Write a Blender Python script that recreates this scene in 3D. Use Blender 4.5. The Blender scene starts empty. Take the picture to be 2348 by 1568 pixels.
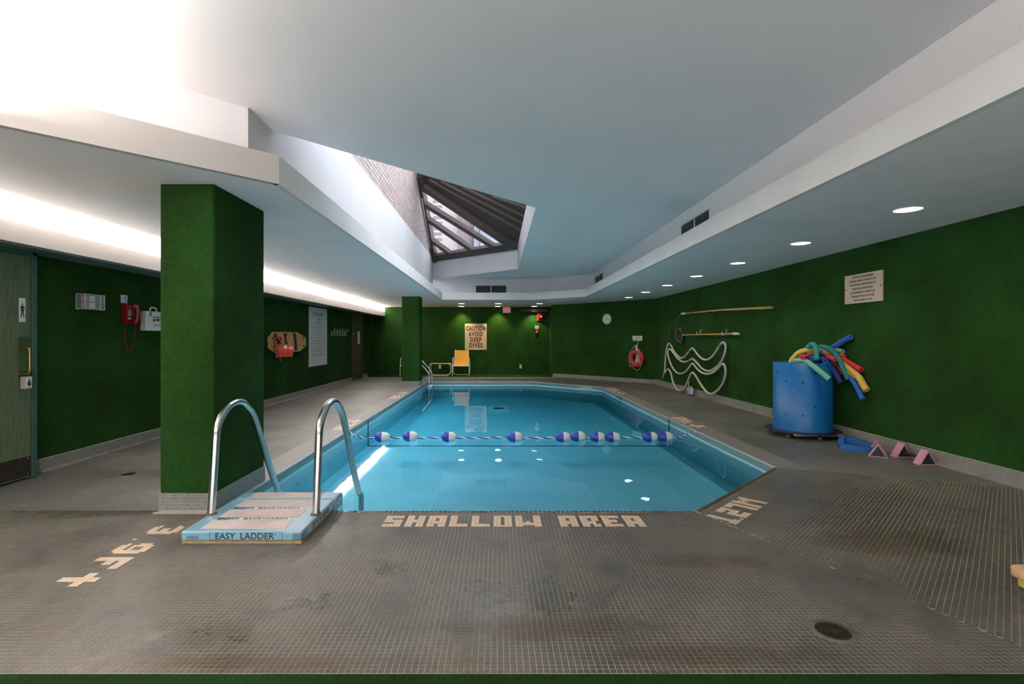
import bpy, bmesh, math, random
import numpy as np
from mathutils import Vector, Matrix

# ------------------------------------------------------------------ camera
F, CX, CY, H = 1180.0, 1140.0, 777.0, 1.3
scene = bpy.context.scene
COL = scene.collection
cam = bpy.data.objects.new('camera', bpy.data.cameras.new('camera'))
COL.objects.link(cam)
cam.location = (0, 0, H)
cam.rotation_euler = (math.pi / 2, 0, 0)
cam.data.sensor_width = 36
cam.data.lens = F / 2348 * 36
cam.data.shift_x = (1174 - CX) / 2348
cam.data.shift_y = -(784 - CY) / 2348
cam.data.clip_start = 0.05
scene.camera = cam

# ------------------------------------------------------------------ world, view, lights
SKY = 2.6
EXPOSURE = 1.0
world = bpy.data.worlds.new('world')
scene.world = world
world.use_nodes = True
wn = world.node_tree
wn.nodes['Background'].inputs['Color'].default_value = (0.88, 0.93, 1.0, 1)
wn.nodes['Background'].inputs['Strength'].default_value = SKY
scene.view_settings.view_transform = 'Standard'
scene.view_settings.look = 'None'
scene.view_settings.gamma = 1
scene.view_settings.use_curve_mapping = False
scene.view_settings.exposure = EXPOSURE
cy = scene.cycles
cy.use_denoising = True
cy.max_bounces = 10
cy.diffuse_bounces = 6
cy.glossy_bounces = 4
cy.transmission_bounces = 4
cy.transparent_max_bounces = 12
cy.caustics_reflective = False
cy.caustics_refractive = False
cy.sample_clamp_indirect = 6

def area(name, loc, sx, sy, power, color, direction, spread=math.pi):
    d = bpy.data.lights.new(name, 'AREA')
    d.shape = 'RECTANGLE'; d.size = sx; d.size_y = sy
    d.energy = power; d.color = color; d.spread = spread
    o = bpy.data.objects.new(name, d)
    COL.objects.link(o)
    o.location = loc
    o.rotation_euler = Vector(direction).to_track_quat('-Z', 'Y').to_euler()
    return o

WARM = (1.0, 0.94, 0.87)
# fluorescent tubes lying in the coves, plus a fill light along the back
COVE_W = 19.6
l = area('cove_tube_left', (-4.25, 8.8, 2.16), 0.10, COVE_W, 600, WARM, (0, 0, 1))
l = area('cove_tube_near', (-2.90, 2.78, 2.52), 2.9, 0.08, 36, WARM, (0, 0, 1))
l.rotation_euler = (math.pi, 0, -math.pi / 4)
area('cove_tube_behind', (-3.57, 0.4, 2.52), 0.08, 3.2, 55, WARM, (0, 0, 1))
area('back_fill_light', (-0.5, -1.18, 2.52), 6.0, 0.08, 45, WARM, (0, 0, 1))  # unseen light added on the back ledge as soft fill

# ------------------------------------------------------------------ helpers: tags, names
ABS = {}
def tag(o, label=None, cat=None, group=None, kind=None):
    if label: o['label'] = label
    if cat: o['category'] = cat
    if group: o['group'] = group
    if kind: o['kind'] = kind
    return o

def empty(name, loc):
    o = bpy.data.objects.new(name, None)
    COL.objects.link(o)
    o.location = loc
    o.empty_display_size = 0.05
    ABS[o.name] = Vector(loc)
    return o

def thing(name, loc, label, cat, group=None, kind=None):
    return tag(empty(name, loc), label, cat, group, kind)

def kids(o):
    return [c for c in bpy.data.objects if c.parent == o]

def dup(root, loc, label=None):
    def rec(o, parent):
        c = o.copy()
        COL.objects.link(c)
        if parent: c.parent = parent
        for k in TREE.get(o.name, []):
            rec(k, c)
        return c
    r = rec(root, None)
    r.location = loc
    if label: r['label'] = label
    return r
TREE = {}

def T(px, py, Y):
    "world point at depth Y seen at photo pixel"
    return Vector(((px - CX) * Y / F, Y, H - (py - CY) * Y / F))
def onX(px, py, X):
    Y = X * F / (px - CX)
    return Vector((X, Y, H - (py - CY) * Y / F))
def onZ(px, py, z):
    Y = (H - z) * F / (py - CY)
    return Vector(((px - CX) * Y / F, Y, z))

# ------------------------------------------------------------------ mesh builder
class MB:
    def __init__(s, M=None):
        s.v = []; s.f = []; s.sm = []; s.mi = []; s.M = M; s.m = 0
    def add(s, vs, fs, smooth=False, M=None):
        n = len(s.v)
        mm = s.M if M is None else M
        for p in vs:
            p = Vector(p)
            s.v.append(mm @ p if mm is not None else p)
        for f in fs:
            s.f.append([i + n for i in f]); s.sm.append(smooth); s.mi.append(s.m)
        return s
    def box(s, a, b, M=None):
        x0, y0, z0 = a; x1, y1, z1 = b
        if x0 > x1: x0, x1 = x1, x0
        if y0 > y1: y0, y1 = y1, y0
        if z0 > z1: z0, z1 = z1, z0
        vs = [(x0,y0,z0),(x1,y0,z0),(x1,y1,z0),(x0,y1,z0),(x0,y0,z1),(x1,y0,z1),(x1,y1,z1),(x0,y1,z1)]
        return s.add(vs, [(0,3,2,1),(4,5,6,7),(0,1,5,4),(1,2,6,5),(2,3,7,6),(3,0,4,7)], M=M)
    def rbox(s, a, b, r=0.005, seg=2, M=None):
        bm = bmesh.new()
        bmesh.ops.create_cube(bm, size=1)
        c = [(a[i] + b[i]) / 2 for i in range(3)]; d = [abs(b[i] - a[i]) for i in range(3)]
        for v in bm.verts:
            v.co = Vector([c[i] + v.co[i] * d[i] for i in range(3)])
        bmesh.ops.bevel(bm, geom=bm.edges[:], offset=min(r, min(d) * 0.49), segments=seg, affect='EDGES', profile=0.5)
        bm.verts.index_update()
        s.add([v.co.copy() for v in bm.verts], [[v.index for v in f.verts] for f in bm.faces], smooth=False, M=M)
        bm.free()
        return s
    def prism(s, poly, z0, z1, M=None, smooth=False):
        n = len(poly)
        vs = [(p[0], p[1], z0) for p in poly] + [(p[0], p[1], z1) for p in poly]
        s.add(vs, [list(range(n))[::-1], list(range(n, 2 * n))], M=M)
        vs2 = vs
        s.add(vs2, [(i, (i + 1) % n, n + (i + 1) % n, n + i) for i in range(n)], smooth=smooth, M=M)
        return s
    def cyl(s, p0, p1, r, n=16, r2=None, caps=True, M=None):
        p0 = Vector(p0); p1 = Vector(p1); r2 = r if r2 is None else r2
        d = (p1 - p0).normalized()
        a = d.orthogonal().normalized(); b = d.cross(a)
        r0s = [p0 + (a * math.cos(t) + b * math.sin(t)) * r for t in [2 * math.pi * i / n for i in range(n)]]
        r1s = [p1 + (a * math.cos(t) + b * math.sin(t)) * r2 for t in [2 * math.pi * i / n for i in range(n)]]
        s.add(r0s + r1s, [(i, (i + 1) % n, n + (i + 1) % n, n + i) for i in range(n)], smooth=True, M=M)
        if caps:
            s.add(r0s, [list(range(n))[::-1]], M=M)
            s.add(r1s, [list(range(n))], M=M)
        return s
    def lathe(s, prof, c, axis=(0, 0, 1), n=24, M=None, smooth=True):
        "prof: list of (radius, height) along axis from c"
        c = Vector(c); d = Vector(axis).normalized()
        a = d.orthogonal().normalized(); b = d.cross(a)
        vs = []
        for r, h in prof:
            for i in range(n):
                t = 2 * math.pi * i / n
                vs.append(c + d * h + (a * math.cos(t) + b * math.sin(t)) * r)
        fs = []
        for k in range(len(prof) - 1):
            for i in range(n):
                fs.append((k*n+i, k*n+(i+1) % n, (k+1)*n+(i+1) % n, (k+1)*n+i))
        return s.add(vs, fs, smooth=smooth, M=M)
    def tube(s, pts, r, n=10, caps=True, M=None, closed=False, inner=None):
        pts = [Vector(p) for p in pts]
        m = len(pts)
        rr = r if isinstance(r, (list, tuple)) else [r] * m
        rings = []
        prev = None
        for k in range(m):
            if closed:
                t = (pts[(k + 1) % m] - pts[k - 1]).normalized()
            elif k == 0: t = (pts[1] - pts[0]).normalized()
            elif k == m - 1: t = (pts[-1] - pts[-2]).normalized()
            else: t = ((pts[k + 1] - pts[k]).normalized() + (pts[k] - pts[k - 1]).normalized()).normalized()
            if prev is None: a = t.orthogonal().normalized()
            else:
                a = prev - t * prev.dot(t)
                a = a.normalized() if a.length > 1e-6 else t.orthogonal().normalized()
            prev = a
            b = t.cross(a)
            rings.append([(pts[k], a, b, rr[k])])
        vs = []
        for ring in rings:
            p, a, b, q = ring[0]
            for i in range(n):
                th = 2 * math.pi * i / n
                vs.append(p + (a * math.cos(th) + b * math.sin(th)) * q)
        fs = []
        for k in range(m if closed else m - 1):
            k2 = (k + 1) % m
            for i in range(n):
                fs.append((k*n+i, k*n+(i+1) % n, k2*n+(i+1) % n, k2*n+i))
        s.add(vs, fs, smooth=True, M=M)
        if caps and not closed:
            if inner:
                for k, sgn in ((0, -1), (m - 1, 1)):
                    p, a, b, q = rings[k][0]
                    t = a.cross(b) * (1 if sgn > 0 else -1)
                    o = [p + (a * math.cos(2*math.pi*i/n) + b * math.sin(2*math.pi*i/n)) * q for i in range(n)]
                    ii = [p + (a * math.cos(2*math.pi*i/n) + b * math.sin(2*math.pi*i/n)) * q * inner for i in range(n)]
                    dd = [x - t * q * 2.0 for x in ii]
                    s.add(o + ii + dd, [(i, (i+1) % n, n+(i+1) % n, n+i) for i in range(n)], M=M)
                    s.add(ii + dd, [(i, (i+1) % n, n+(i+1) % n, n+i) for i in range(n)], M=M)
                    s.add(dd, [list(range(n))], M=M)
            else:
                s.add(vs[:n], [list(range(n))[::-1]], M=None if M is None else M)
                s.add(vs[-n:], [list(range(n))], M=M)
        return s
    def mesh(s, m, M=None):
        mm = s.M if M is None else M
        n = len(s.v)
        for v in m.vertices: s.v.append(mm @ v.co if mm is not None else v.co.copy())
        for p in m.polygons:
            s.f.append([i + n for i in p.vertices]); s.sm.append(False); s.mi.append(s.m)
        return s
    def build(s, name, mat, parent=None, origin=None):
        me = bpy.data.meshes.new(name)
        if parent is not None: org = ABS[parent.name]
        elif origin is not None: org = Vector(origin)
        else:
            xs = [v.x for v in s.v]; ys = [v.y for v in s.v]; zs = [v.z for v in s.v]
            org = Vector(((min(xs)+max(xs))/2, (min(ys)+max(ys))/2, min(zs)))
        me.from_pydata([v - org for v in s.v], [], s.f)
        me.polygons.foreach_set('use_smooth', s.sm)
        mats = mat if isinstance(mat, (list, tuple)) else [mat]
        for q in mats: me.materials.append(q)
        if len(mats) > 1: me.polygons.foreach_set('material_index', s.mi)
        me.update()
        o = bpy.data.objects.new(name, me)
        COL.objects.link(o)
        if parent is not None:
            o.parent = parent
            ABS[o.name] = org
            TREE.setdefault(parent.name, []).append(o)
        else:
            o.location = org
            ABS[o.name] = org
        return o

def spline(pts, k=6):
    pts = [Vector(p) for p in pts]
    out = []
    n = len(pts)
    for i in range(n - 1):
        p0 = pts[max(i - 1, 0)]; p1 = pts[i]; p2 = pts[i + 1]; p3 = pts[min(i + 2, n - 1)]
        for j in range(k):
            t = j / k
            out.append(0.5 * ((2 * p1) + (p2 - p0) * t + (2*p0 - 5*p1 + 4*p2 - p3) * t*t + (3*p1 - p0 - 3*p2 + p3) * t**3))
    out.append(pts[-1])
    return out

def frame(origin, right, up=(0, 0, 1)):
    r = Vector(right).normalized(); u = Vector(up).normalized(); n = r.cross(u)
    M = Matrix.Identity(4)
    for i in range(3):
        M[i][0] = r[i]; M[i][1] = u[i]; M[i][2] = n[i]; M[i][3] = origin[i]
    return M

_tc = {}
def text_mesh(txt, size, bold=0.0, ext=0.0006, xs=1.0, align='CENTER'):
    cu = bpy.data.curves.new('lettering', 'FONT')
    cu.body = txt; cu.size = size; cu.align_x = align; cu.align_y = 'CENTER'
    cu.offset = bold; cu.extrude = ext; cu.resolution_u = 3
    if bold > 0.008: cu.space_character = 1.22
    o = bpy.data.objects.new('lettering', cu)
    COL.objects.link(o)
    dg = bpy.context.evaluated_depsgraph_get()
    m = bpy.data.meshes.new_from_object(o.evaluated_get(dg))
    bpy.data.objects.remove(o); bpy.data.curves.remove(cu)
    if xs != 1.0:
        for v in m.vertices: v.co.x *= xs
    return m

# ------------------------------------------------------------------ materials
def new_mat(name):
    m = bpy.data.materials.new(name); m.use_nodes = True
    nt = m.node_tree
    return m, nt, nt.nodes['Principled BSDF']

def mat(name, col, rough=0.6, metal=0.0, spec=0.5, var=0.0, vscale=8.0, bump=0.0, bscale=60.0, emit=None, estr=0.0, alpha=None):
    m, nt, b = new_mat(name)
    b.inputs['Roughness'].default_value = rough
    b.inputs['Metallic'].default_value = metal
    b.inputs['Specular IOR Level'].default_value = spec
    c = tuple(col) + (1,)
    b.inputs['Base Color'].default_value = c
    tc = nt.nodes.new('ShaderNodeNewGeometry')
    if var > 0:
        n = nt.nodes.new('ShaderNodeTexNoise'); n.inputs['Scale'].default_value = vscale; n.inputs['Detail'].default_value = 5
        nt.links.new(tc.outputs['Position'], n.inputs['Vector'])
        mp = nt.nodes.new('ShaderNodeMapRange')
        mp.inputs['From Min'].default_value = 0.3; mp.inputs['From Max'].default_value = 0.7
        mp.inputs['To Min'].default_value = 1 - var; mp.inputs['To Max'].default_value = 1 + var
        nt.links.new(n.outputs['Fac'], mp.inputs['Value'])
        mx = nt.nodes.new('ShaderNodeVectorMath'); mx.operation = 'SCALE'
        mx.inputs[0].default_value = col
        nt.links.new(mp.outputs['Result'], mx.inputs['Scale'])
        nt.links.new(mx.outputs['Vector'], b.inputs['Base Color'])
    if bump > 0:
        n2 = nt.nodes.new('ShaderNodeTexNoise'); n2.inputs['Scale'].default_value = bscale; n2.inputs['Detail'].default_value = 3
        nt.links.new(tc.outputs['Position'], n2.inputs['Vector'])
        bp = nt.nodes.new('ShaderNodeBump'); bp.inputs['Strength'].default_value = bump; bp.inputs['Distance'].default_value = 0.004
        nt.links.new(n2.outputs['Fac'], bp.inputs['Height'])
        nt.links.new(bp.outputs['Normal'], b.inputs['Normal'])
    if emit:
        b.inputs['Emission Color'].default_value = tuple(emit) + (1,)
        b.inputs['Emission Strength'].default_value = estr
    return m

class N:
    "small node-graph helper"
    def __init__(s, nt): s.nt = nt
    def node(s, t, **kw):
        n = s.nt.nodes.new(t)
        for k, v in kw.items(): setattr(n, k, v)
        return n
    def link(s, a, b): s.nt.links.new(a, b)
    def val(s, x, inp):
        if isinstance(x, (int, float)): inp.default_value = x
        else: s.link(x, inp)
    def math(s, op, a, b=None, c=None):
        n = s.node('ShaderNodeMath', operation=op)
        s.val(a, n.inputs[0])
        if b is not None: s.val(b, n.inputs[1])
        if c is not None: s.val(c, n.inputs[2])
        return n.outputs[0]
    def noise(s, vec, scale, detail=4, rough=0.5, w=None):
        n = s.node('ShaderNodeTexNoise')
        n.inputs['Scale'].default_value = scale; n.inputs['Detail'].default_value = detail; n.inputs['Roughness'].default_value = rough
        s.link(vec, n.inputs['Vector'])
        return n.outputs['Fac']
    def ramp(s, x, a, b, c=0.0, d=1.0):
        n = s.node('ShaderNodeMapRange'); n.interpolation_type = 'SMOOTHSTEP'
        s.val(x, n.inputs['Value'])
        n.inputs['From Min'].default_value = a; n.inputs['From Max'].default_value = b
        n.inputs['To Min'].default_value = c; n.inputs['To Max'].default_value = d
        return n.outputs['Result']
    def mix(s, f, a, b):
        n = s.node('ShaderNodeMix', data_type='RGBA')
        s.val(f, n.inputs['Factor'])
        for x, i in ((a, n.inputs['A']), (b, n.inputs['B'])):
            if isinstance(x, (tuple, list)): i.default_value = tuple(x) + (1,) if len(x) == 3 else x
            else: s.link(x, i)
        return n.outputs['Result']
    def scale(s, col, f):
        n = s.node('ShaderNodeVectorMath', operation='SCALE')
        if isinstance(col, (tuple, list)): n.inputs[0].default_value = col[:3]
        else: s.link(col, n.inputs[0])
        s.val(f, n.inputs['Scale'])
        return n.outputs['Vector']

def carpet(name, col):
    m, nt, b = new_mat(name); g = N(nt)
    pos = g.node('ShaderNodeNewGeometry').outputs['Position']
    big = g.noise(pos, 1.1, 4, 0.6)
    mid = g.noise(pos, 26, 4, 0.7)
    fine = g.noise(pos, 190, 2)
    f = g.math('MULTIPLY', g.ramp(big, 0.3, 0.72, 0.72, 1.25), g.ramp(mid, 0.25, 0.75, 0.84, 1.16))
    f = g.math('MULTIPLY', f, g.ramp(fine, 0.25, 0.75, 0.65, 1.35))
    c = g.mix(g.ramp(big, 0.35, 0.7), col, (col[0]*0.8, col[1]*1.0, col[2]*1.35))
    g.link(g.scale(c, f), b.inputs['Base Color'])
    b.inputs['Roughness'].default_value = 0.95
    b.inputs['Specular IOR Level'].default_value = 0.1
    bp = g.node('ShaderNodeBump'); bp.inputs['Strength'].default_value = 0.5; bp.inputs['Distance'].default_value = 0.006
    g.link(g.math('ADD', fine, mid), bp.inputs['Height']); g.link(bp.outputs['Normal'], b.inputs['Normal'])
    return m

P = 0.026
BROWN = [(0.25, 2.32, .55, .10), (1.25, 3.02, .42, .09), (0.9, 2.12, .5, .07), (-0.9, 2.06, .7, .06), (-3.45, 5.0, .75, .16), (2.5, 3.3, .5, .22)]
DARKS = [(-1.20, 2.26, .26, .09), (-1.0, 2.52, .20, .10), (-0.62, 2.95, .16, .12), (0.15, 2.62, .35, .22), (-3.0, 3.9, .8, .14), (3.1, 6.6, .7, .28)]
def stains(g, pos):
    "brown rust drifts and damp dark patches trodden into the deck"
    sep = g.node('ShaderNodeSeparateXYZ'); g.link(pos, sep.inputs[0])
    n = g.math('MULTIPLY', g.math('SUBTRACT', g.noise(pos, 5.5, 5, 0.65), 0.5), 2.6)
    out = []
    for lst in (BROWN, DARKS):
        m = None
        for (x, y, rx, ry) in lst:
            dx = g.math('DIVIDE', g.math('SUBTRACT', sep.outputs[0], x), rx)
            dy = g.math('DIVIDE', g.math('SUBTRACT', sep.outputs[1], y), ry)
            r = g.math('ADD', g.math('SQRT', g.math('ADD', g.math('MULTIPLY', dx, dx), g.math('MULTIPLY', dy, dy))), n)
            k = g.ramp(r, 0.35, 1.35, 1.0, 0.0)
            m = k if m is None else g.math('MAXIMUM', m, k)
        out.append(m)
    return out
def stained(g, pos, c):
    br, dk = stains(g, pos)
    sc = g.node('ShaderNodeVectorMath', operation='MULTIPLY'); g.link(c, sc.inputs[0]); sc.inputs[1].default_value = (0.66, 0.52, 0.40)
    c = g.mix(g.math('MULTIPLY', br, 0.75), c, sc.outputs[0])
    s2 = g.node('ShaderNodeVectorMath', operation='MULTIPLY'); g.link(c, s2.inputs[0]); s2.inputs[1].default_value = (0.55, 0.60, 0.55)
    return g.mix(g.math('MULTIPLY', dk, 0.45), c, s2.outputs[0]), dk
TILE = (0.100, 0.098, 0.088)
def tile_mat(name, base, var=0.16, rough=0.42, wear=True):
    "glazed mosaic: each tile picks its own tone from the cell it lies in"
    m, nt, b = new_mat(name); g = N(nt)
    geo = g.node('ShaderNodeNewGeometry')
    pos = geo.outputs['Position']
    rnd = geo.outputs['Random Per Island']
    oi = g.node('ShaderNodeObjectInfo').outputs['Random']
    r = g.math('FRACT', g.math('ADD', rnd, g.math('MULTIPLY', oi, 7.31)))
    f = g.math('ADD', 1 - var, g.math('MULTIPLY', r, 2 * var))
    big = g.noise(pos, 0.9, 6, 0.62)
    st = g.noise(pos, 3.2, 5, 0.65)
    if wear:
        f = g.math('MULTIPLY', f, g.ramp(big, 0.36, 0.66, 0.72, 1.12))
        f = g.math('MULTIPLY', f, g.ramp(st, 0.30, 0.62, 0.84, 1.06))
    c = g.mix(g.ramp(st, 0.42, 0.75), base, (base[0]*1.12, base[1]*0.98, base[2]*0.86))
    c = g.scale(c, f)
    if wear:
        c, dk = stained(g, pos, c)
        g.link(g.math('SUBTRACT', g.ramp(big, 0.35, 0.7, rough - 0.1, rough + 0.15), g.math('MULTIPLY', dk, 0.18)), b.inputs['Roughness'])
    else:
        b.inputs['Roughness'].default_value = rough
    g.link(c, b.inputs['Base Color'])
    b.inputs['Specular IOR Level'].default_value = 0.45
    return m

def grout_mat(name, light=(0.36, 0.29, 0.20), dark=(0.075, 0.06, 0.045)):
    m, nt, b = new_mat(name); g = N(nt)
    pos = g.node('ShaderNodeNewGeometry').outputs['Position']
    a = g.noise(pos, 1.3, 5, 0.6)
    b2 = g.noise(pos, 5.0, 4, 0.6)
    t = g.math('ADD', g.math('MULTIPLY', a, 0.65), g.math('MULTIPLY', b2, 0.35))
    c = g.mix(g.ramp(t, 0.36, 0.50), dark, light)
    c, dk = stained(g, pos, c)
    g.link(c, b.inputs['Base Color'])
    b.inputs['Roughness'].default_value = 0.9
    return m

def field_mat(name, base, grout, rot=0.0, pitch=P, plane='xy', gw=0.09, off=(0, 0), gvis=0.55, rough=0.45, wear=True, grime=0.0):
    "procedural square mosaic for surfaces too far off for separate tiles"
    m, nt, b = new_mat(name); g = N(nt)
    pos = g.node('ShaderNodeNewGeometry').outputs['Position']
    sep = g.node('ShaderNodeSeparateXYZ'); g.link(pos, sep.inputs[0])
    X, Y, Z = sep.outputs
    if plane == 'xy': u, v = X, Y
    elif plane == 'yz': u, v = Y, Z
    elif plane == 'xz': u, v = X, Z
    else:
        u, v = g.math('MULTIPLY', g.math('SUBTRACT', X, Y), 0.7071), Z
    if rot and plane == 'xy':
        cr, sr = math.cos(rot), math.sin(rot)
        u, v = (g.math('ADD', g.math('MULTIPLY', X, cr), g.math('MULTIPLY', Y, sr)),
                g.math('SUBTRACT', g.math('MULTIPLY', Y, cr), g.math('MULTIPLY', X, sr)))
    u = g.math('DIVIDE', g.math('SUBTRACT', u, off[0]), pitch); v = g.math('DIVIDE', g.math('SUBTRACT', v, off[1]), pitch)
    fu = g.math('ABSOLUTE', g.math('SUBTRACT', g.math('FRACT', g.math('ADD', u, 100)), 0.5))
    fv = g.math('ABSOLUTE', g.math('SUBTRACT', g.math('FRACT', g.math('ADD', v, 100)), 0.5))
    gr = g.math('GREATER_THAN', g.math('MAXIMUM', fu, fv), 0.5 - gw / 2)
    cmb = g.node('ShaderNodeCombineXYZ')
    g.link(g.math('FLOOR', u), cmb.inputs[0]); g.link(g.math('FLOOR', v), cmb.inputs[1])
    wn_ = g.node('ShaderNodeTexWhiteNoise', noise_dimensions='3D'); g.link(cmb.outputs[0], wn_.inputs['Vector'])
    f = g.math('ADD', 0.86, g.math('MULTIPLY', wn_.outputs['Value'], 0.28))
    big = g.noise(pos, 0.9, 6, 0.62); st = g.noise(pos, 3.2, 5, 0.65)
    if wear:
        f = g.math('MULTIPLY', f, g.ramp(big, 0.36, 0.66, 0.72, 1.12))
        f = g.math('MULTIPLY', f, g.ramp(st, 0.30, 0.62, 0.84, 1.06))
    c = g.scale(base, f)
    gm = g.math('MULTIPLY', gr, g.ramp(big, 0.4, 0.6, gvis * 0.5, gvis))
    c = g.mix(gm, c, grout)
    if wear: c, dk = stained(g, pos, c)
    g.link(c, b.inputs['Base Color'])
    b.inputs['Roughness'].default_value = rough
    b.inputs['Specular IOR Level'].default_value = 0.4
    return m

M = {}
M['carpet'] = carpet('green_carpet', (0.016, 0.052, 0.0075))
M['floor_carpet'] = carpet('green_floor_carpet', (0.011, 0.036, 0.006))
M['tile'] = tile_mat('grey_floor_tile', TILE, var=0.11)
M['cream_tile'] = tile_mat('cream_letter_tile', (0.66, 0.50, 0.36), var=0.07, wear=False)
M['base_tile'] = tile_mat('grey_skirting_tile', (0.20, 0.21, 0.20), var=0.14, wear=False)
M['nosing'] = tile_mat('brown_nosing_tile', (0.085, 0.066, 0.055), var=0.18, rough=0.25, wear=False)
M['grout'] = grout_mat('sandy_grout')
M['grout_light'] = grout_mat('pale_skirting_grout', light=(0.42, 0.37, 0.31), dark=(0.26, 0.22, 0.17))
M['deck'] = field_mat('deck_mosaic', (0.135, 0.131, 0.117), (0.21, 0.24, 0.19), gvis=0.3)
M['coping'] = field_mat('coping_mosaic', (0.19, 0.183, 0.175), (0.26, 0.23, 0.20), gvis=0.35, wear=False)
M['skirt_x'] = field_mat('skirting_mosaic_side', (0.20, 0.21, 0.20), (0.38, 0.34, 0.29), plane='yz', gvis=0.7, wear=False)
M['skirt_y'] = field_mat('skirting_mosaic_end', (0.20, 0.21, 0.20), (0.38, 0.34, 0.29), plane='xz', gvis=0.7, wear=False)
M['skirt_d'] = field_mat('skirting_mosaic_diagonal', (0.20, 0.21, 0.20), (0.38, 0.34, 0.29), plane='d', gvis=0.7, wear=False)
M['plaster'] = mat('white_plaster', (0.84, 0.81, 0.81), 0.85, var=0.03, vscale=1.2, bump=0.05, bscale=40)
M['plaster_low'] = mat('painted_soffit', (0.90, 0.86, 0.865), 0.8, var=0.04, vscale=1.5, bump=0.05, bscale=40)
M['plaster_sky'] = mat('dimmed_shaft_white', (0.50, 0.49, 0.50), 0.85, var=0.03, vscale=1.2)  # white plaster, darkened here to offset the strong skylight
M['beige_board'] = mat('toned_down_beige_board', (0.50, 0.46, 0.43), 0.75, var=0.03, vscale=2)  # beige tint, darkened further to offset strong light on valance and diagonal fascia
M['beam'] = mat('white_painted_beam', (0.76, 0.74, 0.72), 0.75, var=0.03, vscale=2)
M['white'] = mat('white_plastic', (0.72, 0.72, 0.70), 0.4)
M['white_print'] = mat('white_board', (0.62, 0.64, 0.66), 0.45)
M['black'] = mat('black_rubber', (0.012, 0.012, 0.013), 0.5)
M['ink'] = mat('dark_ink', (0.02, 0.02, 0.022), 0.6)
M['grey_ink'] = mat('grey_ink', (0.16, 0.17, 0.19), 0.6)
M['steel'] = mat('brushed_steel', (0.62, 0.60, 0.57), 0.22, metal=1.0, var=0.06, vscale=20)
M['chrome'] = mat('chrome', (0.75, 0.76, 0.78), 0.12, metal=1.0)

# ================================================================== the room
LX, RX, FY, CZ, RZ = -4.47, 4.58, 18.7, 2.46, 3.12        # left wall, right wall, far wall, low ceiling, raised ceiling
BY = -1.6                                                   # wall behind the camera
POOL = [(-2.11, 3.893), (1.50, 3.893), (2.81, 5.21), (2.81, 13.86), (1.08, 15.57), (-2.11, 15.57)]
WZ, PZ = -0.105, -0.45                                      # water level, pool floor as it appears through the water
rng = random.Random(7)

def poly_fill(loops, z, flip=False):
    bm = bmesh.new()
    edges = []
    for lp in loops:
        vs = [bm.verts.new((p[0], p[1], z)) for p in lp]
        for i in range(len(vs)): edges.append(bm.edges.new((vs[i], vs[(i + 1) % len(vs)])))
    bmesh.ops.triangle_fill(bm, use_beauty=True, use_dissolve=False, edges=edges)
    bm.verts.index_update()
    vs = [v.co.copy() for v in bm.verts]; fs = []
    for f in bm.faces:
        idx = [v.index for v in f.verts]
        if (f.normal.z < 0) != flip: idx = idx[::-1]
        fs.append(idx)
    bm.free()
    return vs, fs

def struct(o, label=None):
    o['kind'] = 'structure'
    if label: o['label'] = label
    return o

# ---- floor: slab with grout bed near the camera, fine mosaic further off
SEAM2 = (4.58, 4.48)
front = [(LX, 1.987), (RX, 1.987), (RX, 3.893), SEAM2, POOL[2], POOL[1], POOL[0], (LX, 3.893)]
rest = [(LX, 3.893), POOL[0], POOL[5], POOL[4], POOL[3], POOL[2], SEAM2, (RX, 14.85), (2.3, 17.24), (1.9, 17.5), (1.9, FY), (LX, FY)]
mb = MB()
mb.m = 0
mb.add(*poly_fill([front], -0.0008))
mb.m = 1
mb.add(*poly_fill([rest], -0.0008))
mb.m = 0
mb.add(*poly_fill([[(LX, BY), (RX, BY), (RX, 1.987), (LX, 1.987)]], -0.0008))
mb.box((LX - .3, BY - .3, -0.70), (RX + .3, FY + .3, -0.60))
floor = struct(mb.build('floor', [M['grout'], M['deck']], origin=(0, 0, 0)), 'grey mosaic tiled pool deck with sandy grout and dark wear stains')

def make_tiles(name, C, u, v, n, su, sv, mats, mi, parent, t=0.004, inset=0.0006, jit=0.0003, kind='stuff', label=None):
    C = np.asarray(C, float); k = len(C)
    u = np.asarray(u, float); v = np.asarray(v, float); n = np.asarray(n, float)
    rs = np.random.RandomState(k)
    sg = [(-1, -1), (1, -1), (1, 1), (-1, 1)]
    V = np.zeros((k, 8, 3))
    jz = rs.uniform(-jit, jit, (k, 1))
    for i, (a, b) in enumerate(sg):
        V[:, i] = C + u * (a * su / 2) + v * (b * sv / 2) - n * t
        tz = jz + rs.uniform(-jit, jit, (k, 1)) * 0.5
        V[:, 4 + i] = C + u * (a * (su / 2 - inset)) + v * (b * (sv / 2 - inset)) + n * tz
    V = V.reshape(-1, 3) - np.array(ABS[parent.name])
    base = np.array([[4,5,6,7],[0,1,5,4],[1,2,6,5],[2,3,7,6],[3,0,4,7]])
    Fc = (base[None] + (np.arange(k) * 8)[:, None, None]).reshape(-1, 4)
    me = bpy.data.meshes.new(name)
    me.vertices.add(len(V)); me.vertices.foreach_set('co', V.ravel())
    me.loops.add(len(Fc) * 4); me.loops.foreach_set('vertex_index', Fc.ravel().astype(np.int32))
    me.polygons.add(len(Fc))
    me.polygons.foreach_set('loop_start', np.arange(0, len(Fc) * 4, 4, dtype=np.int32))
    for q in mats: me.materials.append(q)
    me.polygons.foreach_set('material_index', np.repeat(np.asarray(mi, np.int32), 5))
    me.polygons.foreach_set('use_smooth', [False] * len(Fc))
    me.update(calc_edges=True)
    o = bpy.data.objects.new(name, me)
    COL.objects.link(o); o.parent = parent; ABS[o.name] = ABS[parent.name]
    if kind: o['kind'] = kind
    if label: o['label'] = label
    return o

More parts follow.
